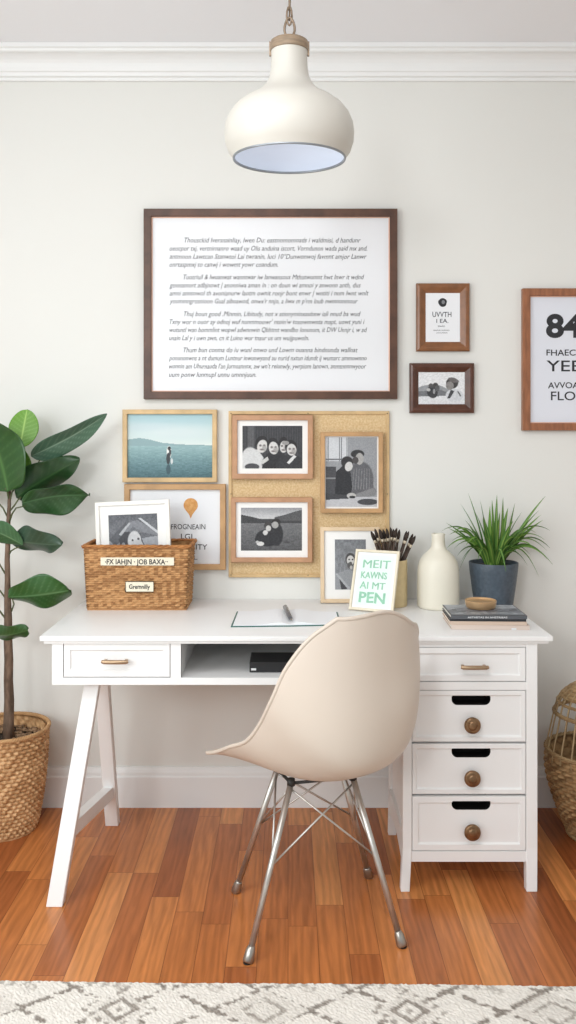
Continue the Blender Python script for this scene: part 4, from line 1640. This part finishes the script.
def nb_pt(u, v):
    a = fl.lerp(spine_f, u * 2) if u < .5 else spine_f.lerp(fr_, (u - .5) * 2)
    b = bl.lerp(spine_b, u * 2) if u < .5 else spine_b.lerp(br_, (u - .5) * 2)
    return a.lerp(b, v)


def slab(ins, zlow, zfun, nu=28):
    bm = bmesh.new()
    top, bot = [], []
    for j in range(2):
        v = ins if j == 0 else 1 - ins
        rt, rb = [], []
        for i in range(nu + 1):
            u = ins * .7 + (1 - ins * 1.4) * i / nu
            p = nb_pt(u, v)
            rt.append(bm.verts.new((p.x, p.y, zfun(u))))
            rb.append(bm.verts.new((p.x, p.y, zlow)))
        top.append(rt)
        bot.append(rb)
    for i in range(nu):
        bm.faces.new((top[0][i], top[0][i + 1], top[1][i + 1], top[1][i]))
        bm.faces.new((bot[0][i], bot[1][i], bot[1][i + 1], bot[0][i + 1]))
        bm.faces.new((bot[0][i], bot[0][i + 1], top[0][i + 1], top[0][i]))
        bm.faces.new((bot[1][i], top[1][i], top[1][i + 1], bot[1][i + 1]))
    for e in (0, nu):
        bm.faces.new((bot[0][e], top[0][e], top[1][e], bot[1][e]))
    return bm


obj('cover', slab(0.0, nbz, lambda u: nbz + 0.003), M['notebook'], nb)
obj('pages', slab(0.022, nbz + 0.003, lambda u: nbz + 0.0045 + 0.007 * math.exp(-((abs(u - .5) - .1) / .12) ** 2) * min(1, abs(u - .5) / .05)), M['page'], nb)
p0 = Vector((0.012, -0.455, nbz + 0.0140))
p1 = Vector((-0.010, -0.250, nbz + 0.0200))
pen = thing('pen', 'dark pen with silver tip lying in the gutter of the open notebook', 'pen', p0)
bm = bmesh.new()
add_tube(bm, [p0.lerp(p1, k) for k in (.14, .2, .6, .97, 1)], [.004, .0068, .0078, .0078, .004], 12)
obj('barrel', bm, M['pen_body'], pen)
bm = bmesh.new()
add_tube(bm, [p0.lerp(p1, k) for k in (0, .06, .14)], [.0008, .0024, .0036], 12)
obj('tip', bm, M['pen_metal'], pen)
bm = bmesh.new()
o3 = Vector((.002, 0, .0072))
add_tube(bm, [p0.lerp(p1, k) + o3 for k in (.45, .6, .95)], [.0012, .0015, .0015], 8)
obj('clip', bm, M['pen_metal'], pen)

# ------------------------------------------------------------------ black notebook in the niche
t = thing('closed_notebook', 'thick black closed notebook in the open desk shelf', 'notebook', (0, -0.45, zo0))
bm = bmesh.new()
x0, x1 = WX(249.5, -0.525), WX(249.5, -0.525) + 0.17
add_box(bm, x0, x1, -0.525, -0.40, zo0 + 0.0003, zo0 + 0.0033, 0.001)
add_box(bm, x0, x1, -0.525, -0.40, zo0 + 0.0265, zo0 + 0.030, 0.001)
add_box(bm, x0, x1, -0.525, -0.520, zo0 + 0.001, zo0 + 0.029, 0.0015)
obj('cover', bm, M['blacknb'], t)
bm = bmesh.new()
add_box(bm, x0 + .003, x1 - .003, -0.520, -0.403, zo0 + 0.0034, zo0 + 0.0265)
obj('page_block', bm, M['blacknb'], t)
bm = bmesh.new()
add_box(bm, x0 + 0.005, x0 + 0.020, -0.5262, -0.5250, zo0 + 0.006, zo0 + 0.0125, 0.0005)
obj('sticker', bm, M['sticker'], t)

# ------------------------------------------------------------------ chair
chair = thing('shell_chair', 'beige moulded shell chair on splayed steel rod legs in front of the desk', 'chair', (0.07, -0.725, 0))
fd = Vector((-math.cos(R(50.47)), math.sin(R(50.47)), 0))
sd_ = Vector((fd.y, -fd.x, 0))          # toward the chair's right
CC = Vector((0.0788, -0.7036, 0))
TS = [-1, -.78, -.5, -.2, .05, .27, .5, .75, 1]
FF = [.2690, .1918, .0689, -.0670, -.1712, -.2596, -.2863, -.2764, -.2790]
ZZ = [.4126, .4162, .4038, .4039, .4322, .4892, .5956, .7296, .8843]
FR = [.2921, .2113, .1114, .0134, -.0528, -.1042, -.1367, -.1742, -.2500]   # side rim, forward
ZR = [.4130, .4440, .4914, .5296, .5910, .6726, .7838, .8700, .9125]        # side rim, height
AW = [.2476, .2590, .2612, .2615, .2658, .2770, .2652, .2271, .1463]         # half widths


def shell_pt(u, v):
    s0, t0 = 2 * u - 1, 2 * v - 1
    S = s0 * math.sqrt(1 - (0.3363 if t0 > 0 else 0.28) * t0 * t0)
    T = t0 * math.sqrt(1 - 0.20 * s0 * s0)
    fl = max(S, 0) ** 6 * 0.02 * min(1, max(0, (T - .22) / .06))
    f, z, hw_, fr, zr = (interp(TS, A_, T) for A_ in (FF, ZZ, AW, FR, ZR))
    a = abs(S) ** 2.4
    w_ = min(1, max(0, (T - .45) / .5)) ** 1.5
    top_ = w_ * (-.0226 * S + .0052 * S * S - .0238 * S ** 3 - .0442 * S ** 4)
    return CC + fd * (f + (fr - f) * a) + sd_ * (S * hw_ * (1 - 0.10 * abs(S) ** 3) + fl) + Vector((0, 0, z + (zr - z) * a + top_))


bm = grid_mesh(shell_pt, 48, 72)
sh = obj('seat_shell', bm, M['shell'], chair, recalc=True)
md = sh.modifiers.new('thick', 'SOLIDIFY')
md.thickness = 0.006
md.offset = 0
bm = bmesh.new()
rim_ = [shell_pt(k / 60, 0) for k in range(60)] + [shell_pt(1, k / 80) for k in range(80)] + [shell_pt(1 - k / 60, 1) for k in range(60)] + [shell_pt(0, 1 - k / 80) for k in range(80)]
rings_ = add_tube(bm, rim_, 0.0056, 10, caps=False)
for k in range(10):
    f_ = bm.faces.new((rings_[-1][k], rings_[-1][(k + 1) % 10], rings_[0][(k + 1) % 10], rings_[0][k]))
    f_.smooth = True
obj('rolled_rim', bm, M['shell'], chair)
md = sh.modifiers.new('bev', 'SUBSURF')
md.levels = 1
md.render_levels = 1
feet = [W(247.5, 960, -.93), W(402, 944.5, -.865), W(369, 877, -.513), W(235, 889, -.584)]
feet = []
for px, py in ((247.5, 963), (402.5, 947), (369, 877), (235.5, 892)):
    dist = FPX * CH / (py - HY)
    feet.append(Vector(((px - HX) * dist / FPX, dist - CD, 0)))
tops = [Vector((.008, -.800, .398)), Vector((.178, -.765, .400)), Vector((.150, -.655, .395)), Vector((-.030, -.690, .395))]
for f_, t_ in zip(feet, tops):
    d_ = (t_ - f_).normalized()
    bm = bmesh.new()
    add_tube(bm, [f_ + d_ * .02, t_], .0085, 14)
    lg = obj('leg', bm, M['steel'], chair)
    bm = bmesh.new()
    add_tube(bm, [f_ + Vector((0, 0, 0.001)), f_ + d_ * .006, f_ + d_ * .03, f_ + d_ * .036, f_ + d_ * .040], [.0125, .0145, .0125, .010, .0088], 16)
    obj('foot_glide', bm, M['foot'], lg)
    bm = bmesh.new()
    add_tube(bm, [f_, f_ + Vector((0, 0, .0015))], [.0105, .0115], 12)
    obj('foot_pad', bm, M['rubber'], lg)


def on(i, k):
    return feet[i].lerp(tops[i], k)


bm = bmesh.new()
for a, b, ka in ((0, 1, .52), (1, 0, .52), (1, 2, .50), (2, 1, .50), (2, 3, .55), (3, 2, .55), (3, 0, .55), (0, 3, .55)):
    add_tube(bm, [on(a, ka), on(b, .97)], .0028, 8)
obj('wire_brace', bm, M['steel'], chair)
bm = bmesh.new()
ring = tops + [tops[0]]
for a, b in zip(ring, ring[1:]):
    add_tube(bm, [a, b], .0045, 8)
for t_ in tops:
    add_tube(bm, [t_ - Vector((0, 0, .006)), t_ + Vector((0, 0, .012))], .011, 14)
obj('mount_ring', bm, M['rubber'], chair)

# ------------------------------------------------------------------ pendant lamp
LY = -0.95
ls = (LY + CD) / FPX
LXc = WX(289.3, LY)
zr_ = WZ(157.5, LY)
lamp = thing('pendant_lamp', 'cream bell shaped pendant lamp with wooden cap hanging from the ceiling', 'pendant lamp', (LXc, LY, WZ(46, LY)), (R(3.0), 0, 0))
P_ = [(18.3, 49), (18, 58), (18.6, 69), (20, 77), (23.5, 84), (29, 90), (37, 95.5), (46, 100.5), (54, 106.5), (60, 114), (64, 123), (65.2, 132), (64.5, 141), (61.5, 150), (57, 156), (56.5, 157.5)]
zt_ = 46


def lp(r, y):
    return (r * ls, (zt_ - y) * ls)


bm = bmesh.new()
outer = [lp(r, y) for r, y in P_]
add_lathe(bm, outer, n=72)
o = obj('shade', bm, M['lamp'], lamp, smooth=True, world=False)
bm = bmesh.new()
inner = [(max(0.001, r - 0.004), z) for r, z in outer[2:]]
add_lathe(bm, [(0, inner[0][1])] + inner, n=72)
obj('shade_lining', bm, M['lamp_in'], lamp, smooth=True, world=False)
bm = bmesh.new()
r_, z_ = lp(56.5, 157.5)
add_lathe(bm, [(r_ + .0008, z_ + .004), (r_ + .0012, z_ + .001), (r_ + .0008, z_ - .0015), (r_ - .003, z_ - .0015), (r_ - .0045, z_ + .001), (r_ - .0040, z_ + .004)], n=72)
obj('rim_band', bm, M['lamp_rim'], lamp, smooth=True, world=False)
bm = bmesh.new()
add_lathe(bm, [lp(0, 40), lp(12, 40), lp(16.5, 40.6), lp(18.6, 42), lp(19.3, 44.5), lp(19.2, 51), lp(18.3, 51.5)], n=48)
autosmooth(obj('cap', bm, M['lamp_cap'], lamp, world=False), 50)
for sg in (-1, 1):
    bm = bmesh.new()
    add_box(bm, sg * 18.9 * ls - 0.003, sg * 18.9 * ls + 0.003, -0.004, 0.004, (zt_ - 56) * ls, (zt_ - 42) * ls, 0.001)
    obj('side_clip', bm, M['chain'], lamp, world=False)
bm = bmesh.new()
ztop = 0 + (zt_ - 40) * ls
# hook loop then cord with links up to the ceiling
hook = []
for k in range(17):
    a = R(-90 + 360 * k / 16)
    hook.append(((0.3 + 5.0 * math.cos(a) * (1 - 0.25 * math.sin(a))) * ls, 0.002 * math.sin(a * .5), ztop + (12.5 + 9.5 * math.sin(a)) * ls))
add_tube(bm, [(0, 0, ztop - .002), (0, 0, ztop + 3 * ls)], .005, 10)
add_tube(bm, hook, .0032, 8)
obj('hook', bm, M['chain'], lamp, world=False)
bm = bmesh.new()
ztop2 = ztop + 19 * ls
mL = Matrix.LocRotScale(lamp.location, lamp.rotation_euler, (1, 1, 1))
zceil = (mL.inverted() @ Vector((LXc, LY, ZC - 0.0005)))
nlk = 9
top_l = Vector((zceil.x, zceil.y, zceil.z))
bot_l = Vector((0, 0, ztop2))
for j in range(nlk):
    c0 = bot_l.lerp(top_l, (j + .3) / nlk)
    hl = (top_l - bot_l).length / nlk * 0.62
    pts = []
    for k in range(13):
        a = 2 * PI * k / 12
        q = Vector((0.0065 * math.cos(a), 0, hl * math.sin(a)))
        if j % 2:
            q = Vector((0, q.x, q.z))
        pts.append(c0 + q)
    add_tube(bm, pts, .0026, 6)
add_tube(bm, [bot_l + Vector((0, .003, 0)), bot_l.lerp(top_l, .3) + Vector((.004, 0, 0)), bot_l.lerp(top_l, .6) - Vector((.003, 0, 0)), top_l], .0024, 6)
obj('chain', bm, M['chain'], lamp, world=False)
bm = bmesh.new()
add_lathe(bm, [(0, -0.03), (0.03, -0.028), (0.055, -0.012), (0.06, 0.0), (0, 0.0)], (top_l.x, top_l.y, top_l.z), 40)
inner_fill = bpy.data.lights.new('pendant_inner_fill', 'POINT')  # added fill to brighten the lining; the pendant itself is unlit
inner_fill.energy = 0.16
inner_fill.color = (0.95, 0.98, 1.0)
inner_fill.shadow_soft_size = 0.03
inner_fill_o = bpy.data.objects.new('pendant_inner_fill', inner_fill)
C.objects.link(inner_fill_o)
inner_fill_o.parent = lamp
inner_fill_o.location = (0, 0, (zt_ - 118) * ls)
obj('canopy', bm, M['lamp'], lamp, world=False, smooth=True)

# ------------------------------------------------------------------ fig tree in a woven basket
FX, FY = WX(3, -0.178), -0.178
tree = thing('potted_fig_tree', 'broad leaved rubber fig in a tan woven basket beside the desk', 'plant', (FX, FY, 0))
RT, RB, HP = 0.152, 0.112, 0.343


def pot_pt(u, v):
    r = RB + (RT - RB) * (v ** 0.75) + 0.006 * math.sin(PI * v)
    hh = weave_h(u + v * 0.09, v, 74, 26)
    r += (hh - .6) * 0.011
    a = 2 * PI * u
    return Vector((r * math.cos(a), r * math.sin(a), 0.004 + v * (HP - 0.006)))


bm = grid_mesh(pot_pt, 74 * 5, 26 * 5, closed_u=True)
grid_mesh(lambda u, v: (lambda p: Vector((p.x * 0.94, p.y * 0.94, p.z)))(pot_pt(u, v * .55 + .45)), 148, 30, closed_u=True, bm=bm)
add_lathe(bm, [(0, 0), (RB, 0), (RB + .001, 0.006), (0, 0.006)], n=48)
o = obj('woven_basket', bm, M['wicker'], tree, world=False, recalc=False)
set_col(o, cell_col((176, 130, 86), (226, 184, 136), (HP - .006) / 26, 2 * PI * .15 / 74, .15))
bm = bmesh.new()
for ph in (0, PI * 2 / 3, PI * 4 / 3):
    pts = []
    n_ = 360
    for k in range(n_ + 1):
        a = 2 * PI * k / n_
        b_ = k * 0.62 + ph
        rr_ = RT + 0.0035 * math.cos(b_)
        pts.append((rr_ * math.cos(a), rr_ * math.sin(a), HP + 0.0035 * math.sin(b_)))
    add_tube(bm, pts, 0.0042, 6)
o = obj('basket_rim', bm, M['wicker'], tree, world=False)
set_col(o, strand_col((176, 132, 88), (214, 172, 124), 60))
# bark chip mulch
rnd = random.Random(4)
bm = bmesh.new()


def soil_pt(u, v):
    r = 0.143 * v
    a = 2 * PI * u
    return Vector((r * math.cos(a), r * math.sin(a), HP - 0.045 + 0.006 * mnoise.noise(Vector((r * math.cos(a) * 40, r * math.sin(a) * 40, 0)))))


grid_mesh(soil_pt, 40, 10, closed_u=True, bm=bm)
obj('soil', bm, M['soil'], tree, world=False, recalc=False)
bm = bmesh.new()
for k in range(260):
    a, r = rnd.uniform(0, 2 * PI), 0.135 * math.sqrt(rnd.random())
    m4 = Matrix.Translation((r * math.cos(a), r * math.sin(a), HP - 0.038 + rnd.uniform(0, .006))) @ Matrix.Rotation(rnd.uniform(0, PI), 4, 'Z') @ Matrix.Rotation(rnd.uniform(-.5, .5), 4, 'X')
    l_ = rnd.uniform(.006, .011)
    add_box(bm, -l_, l_, -.004, .004, -.002, .002, mat=m4)
o = obj('bark_mulch', bm, M['wicker'], tree, world=False)
o['kind'] = 'stuff'
set_col(o, strand_col((92, 68, 50), (176, 142, 108), 90))
# trunk
TY = FY


def tp(px, py, dy=0.0):
    return W(px, py, TY + dy)


bm = bmesh.new()
tr = [tp(8.5, 741), tp(8.6, 722), tp(9.2, 700), tp(8.4, 680), tp(8.8, 660), tp(8, 640), tp(8.2, 620), tp(7.6, 600), tp(7.6, 580), tp(7.2, 560), tp(8, 540), tp(8.2, 525), tp(9.2, 505), tp(9.4, 488), tp(8.6, 470), tp(7, 452)]
rr = [.0195, .0175, .0165, .0155, .015, .0145, .0135, .0115, .0095, .009, .0085, .0075, .006, .005, .004, .003]
add_tube(bm, tr, rr, 14)
obj('trunk', bm, M['bark'], tree, smooth=True)


def stem(pts, r0=.0032, r1=.0022):
    bm = bmesh.new()
    n_ = len(pts)
    add_tube(bm, pts, [r0 + (r1 - r0) * k / (n_ - 1) for k in range(n_)], 8)
    obj('stem', bm, M['stem'], tree)


def leafmesh(base, tip, width, side, bow=0.1, fold=0.35, wav=0.12, peak=0.5, c1=(52, 88, 50), c2=(96, 128, 84), curl=0.0, blunt=0.5, phase=0.0, skew=0.0):
    base, tip, side = Vector(base), Vector(tip), Vector(side)
    ax = tip - base
    L_ = ax.length
    axn = ax.normalized()
    side = (side - axn * side.dot(axn)).normalized()
    nrm = axn.cross(side).normalized()
    nu, nv = 24, 36
    bm = bmesh.new()
    rows_ = []
    cols_ = []
    pw = math.log(0.5) / math.log(peak)
    for j in range(nv + 1):
        v = j / nv
        mid = base + ax * v + nrm * (bow * L_ * math.sin(PI * v)) + nrm * (-curl * L_ * v * v)
        wv = width * (math.sin(PI * v ** pw) ** blunt if 0 < v < 1 else 0) + 0.0008
        row = []
        for i in range(nu + 1):
            q = 2 * i / nu - 1
            rip = wav * width * math.sin(v * 9 + phase + (2.1 if q > 0 else 0)) * abs(q) ** 2
            p = mid + side * (q * wv + skew * wv) + nrm * (fold * wv * abs(q) ** 1.3 + rip)
            p.y = min(p.y, -0.012)
            row.append(bm.verts.new(p))
            vein = math.exp(-(abs(q) / 0.06) ** 2)
            ph = (v * 9 - abs(q) * 1.8) % 1.0
            vein = max(vein, 0.45 * math.exp(-((ph - .5) / .09) ** 2) * (1 - abs(q) * .5))
            cols_.append(vein)
        rows_.append(row)
    for j in range(nv):
        for i in range(nu):
            f = bm.faces.new((rows_[j][i], rows_[j][i + 1], rows_[j + 1][i + 1], rows_[j + 1][i]))
            f.smooth = True
    o = obj('leaf', bm, M['leaf'], tree, recalc=False)
    ca = o.data.color_attributes.new('Col', 'FLOAT_COLOR', 'POINT')
    a_, b__ = rgb(*c1), rgb(*c2)
    buf = []
    for k in cols_:
        buf += [a_[q] * (1 - k) + b__[q] * k for q in range(3)] + [1]
    ca.data.foreach_set('color', buf)
    sm = o.modifiers.new('t', 'SOLIDIFY')
    sm.thickness = 0.0012
    return o


UP = Vector((0, 0, 1))
# big leaf at the left edge, lower pair of it, bright young leaf
leafmesh(tp(8, 492, -.02), tp(-16, 416, -.10), 0.112, (1, -.3, 0.0), bow=0.05, fold=-.12, peak=.45, c1=(44, 82, 38), c2=(78, 118, 62), blunt=.5)
leafmesh(tp(10, 489, .0), tp(20, 446, -.03), 0.050, (1, -.2, -.1), bow=0.05, fold=.1, c1=(74, 116, 36), c2=(110, 150, 70), blunt=.5)
leafmesh(tp(20, 447, .03), tp(27, 409.5, .06), 0.050, (1, .1, -.2), bow=0.0, fold=.06, wav=.03, peak=.5, c1=(98, 152, 30), c2=(170, 206, 100), blunt=.5)
# long leaf up and right
leafmesh(tp(31, 456, .0), tp(107, 414, .03), 0.050, (.25, -.55, 0.85), bow=0.04, fold=.25, wav=.10, peak=.38, c1=(74, 106, 84), c2=(140, 166, 144), blunt=.75, phase=1.0)
# two dark leaves
leafmesh(tp(16, 497, -.02), tp(80, 459, .02), 0.064, (-.1, -.45, 0.95), bow=-0.03, fold=-.25, wav=.22, peak=.40, c1=(36, 66, 34), c2=(60, 92, 52), blunt=.75, phase=.4)
leafmesh(tp(22, 503, -.03), tp(90, 495, .02), 0.070, (0, -.65, 0.8), bow=-0.07, fold=.3, wav=.2, peak=.42, c1=(42, 78, 40), c2=(88, 126, 86), blunt=.8, phase=2.0)
leafmesh(tp(10, 540, -.01), tp(62, 545, -.04), 0.060, (0, -.6, .85), bow=.02, fold=-.3, wav=.22, peak=.48, c1=(54, 78, 60), c2=(90, 114, 94), blunt=1.0, phase=.5)
leafmesh(tp(23, 545, -.03), tp(-20, 526, -.08), 0.042, (0, -.5, .85), bow=.05, fold=.25, c1=(60, 100, 62), c2=(110, 144, 106), blunt=.7)
leafmesh(tp(8, 597, -.02), tp(70.5, 590, -.05), 0.066, (0, -.55, .85), bow=.03, fold=-.25, wav=.18, peak=.55, c1=(48, 92, 44), c2=(102, 142, 96), blunt=.42, phase=3.3)
leafmesh(tp(-6, 635, -.02), tp(28, 630, -.08), 0.036, (0, -.65, .76), bow=.06, fold=-.3, wav=.2, c1=(48, 88, 44), c2=(90, 130, 80), blunt=.4)
leafmesh(tp(-8, 600, -.02), tp(-60, 575, -.06), 0.05, (0, -.7, .7), bow=.05, fold=.25, c1=(46, 84, 42), c2=(90, 126, 80), blunt=.55)
leafmesh(tp(-6, 500, .02), tp(-60, 478, .05), 0.055, (0, -.6, .8), bow=.05, fold=.25, c1=(42, 78, 38), c2=(80, 118, 70), blunt=.55)
# stems
stem([tp(9, 505), tp(12, 492), tp(20, 483), tp(30, 475), tp(39, 466), tp(45, 462, .005)])
stem([tp(38, 468), tp(38, 463), tp(40, 460)], .0026, .0022)
stem([tp(8.5, 525), tp(12, 514, -.01), tp(16, 508, -.015), tp(25, 506, -.03)])
stem([tp(9, 512), tp(14, 506, -.01), tp(18, 500, -.02), tp(21, 497, -.02)])
stem([tp(8, 556), tp(11, 551, -.01), tp(15, 548.5, -.015), tp(19, 547, -.02)])
stem([tp(8, 622), tp(-1, 610), tp(-6, 602)], .0036, .0026)
stem([tp(8, 618), tp(12, 610), tp(14, 604, -.02), tp(12, 598, -.02)])
stem([tp(6, 575), tp(0, 565), tp(-4, 555, -.02)])
stem([tp(7, 600), tp(-2, 588), tp(-8, 578)])
stem([tp(9, 500), tp(7.5, 492, -.01), tp(5.5, 488, -.02)], .004, .003)
stem([tp(9, 520), tp(3, 508), tp(-6, 498, .02)])
stem([tp(8, 462), tp(14, 452, .02), tp(19, 444, .03)], .003, .0024)

# ------------------------------------------------------------------ wicker lantern
WX_, WY_ = WX(598, -0.235), -0.235
lan = thing('wicker_lantern', 'rounded open wicker lantern basket on the floor at the right edge', 'lantern', (WX_, WY_, 0))
LP = [(0.0, 0.095), (.05, .118), (.10, .138), (.15, .155), (.20, .168), (.235, .172), (.27, .170), (.31, .163), (.36, .152), (.41, .141), (.44, .133), (.47, .116), (.495, .088), (.505, .07)]
LZs = [a for a, b in LP]
LRs = [b for a, b in LP]


def lr(z):
    return interp(LZs, LRs, z)


def lan_pt(u, v):
    z = 0.012 + v * 0.274
    hh = weave_h(u - v * 0.06, v, 56, 20)
    r = lr(z) + (hh - .6) * 0.011
    a = 2 * PI * u
    return Vector((r * math.cos(a), r * math.sin(a), z))


bm = grid_mesh(lan_pt, 56 * 5, 20 * 5, closed_u=True)
grid_mesh(lambda u, v: (lambda p: Vector((p.x * 0.95, p.y * 0.95, p.z)))(lan_pt(u, v)), 112, 44, closed_u=True, bm=bm)
add_lathe(bm, [(0, 0.004), (.094, 0.004), (.097, 0.014), (0, 0.014)], n=48)
o = obj('woven_body', bm, M['wicker'], lan, world=False, recalc=False)
set_col(o, cell_col((140, 108, 72), (190, 154, 110), .274 / 20, 2 * PI * .16 / 56, .16))
rods = 26
for k in range(rods):
    a = 2 * PI * k / rods
    bm = bmesh.new()
    pts = []
    for j in range(15):
        z = 0.262 + (0.492 - 0.262) * j / 14
        r = lr(z)
        pts.append((r * math.cos(a), r * math.sin(a), z))
    add_tube(bm, pts, .0028, 6)
    o = obj('rod', bm, M['wicker'], lan, world=False)
    set_col(o, strand_col((164, 140, 106), (196, 170, 130), 40))


def hoop(z, r, rad, name, turns=0.5, strands=3, cc=((150, 122, 86), (190, 160, 118))):
    bm = bmesh.new()
    for s3 in range(strands):
        ph = 2 * PI * s3 / strands
        pts = []
        n_ = 240
        for k in range(n_ + 1):
            a = 2 * PI * k / n_
            b_ = k * (2 * PI * round(turns * n_ / (2 * PI)) / n_) + ph
            rr_ = r + rad * math.cos(b_)
            pts.append((rr_ * math.cos(a), rr_ * math.sin(a), z + rad * math.sin(b_)))
        add_tube(bm, pts, rad * 1.1, 6)
    o = obj(name, bm, M['wicker'], lan, world=False)
    set_col(o, strand_col(cc[0], cc[1], 50))


hoop(0.410, lr(0.41), 0.0036, 'hoop')
hoop(0.446, lr(0.446), 0.0026, 'hoop')
hoop(0.288, lr(0.288) + .001, 0.0036, 'hoop')
hoop(0.008, 0.097, 0.004, 'hoop')


def cap_pt(u, v):
    z = 0.462 + v * 0.042
    hh = weave_h(u, v, 50, 5)
    r = lr(z) + (hh - .3) * 0.007
    a = 2 * PI * u
    return Vector((r * math.cos(a), r * math.sin(a), z))


bm = grid_mesh(cap_pt, 250, 25, closed_u=True)
o = obj('woven_collar', bm, M['wicker'], lan, world=False, recalc=False)
set_col(o, strand_col((150, 120, 82), (196, 164, 120), 50))
sm = o.modifiers.new('t', 'SOLIDIFY')
sm.thickness = 0.004
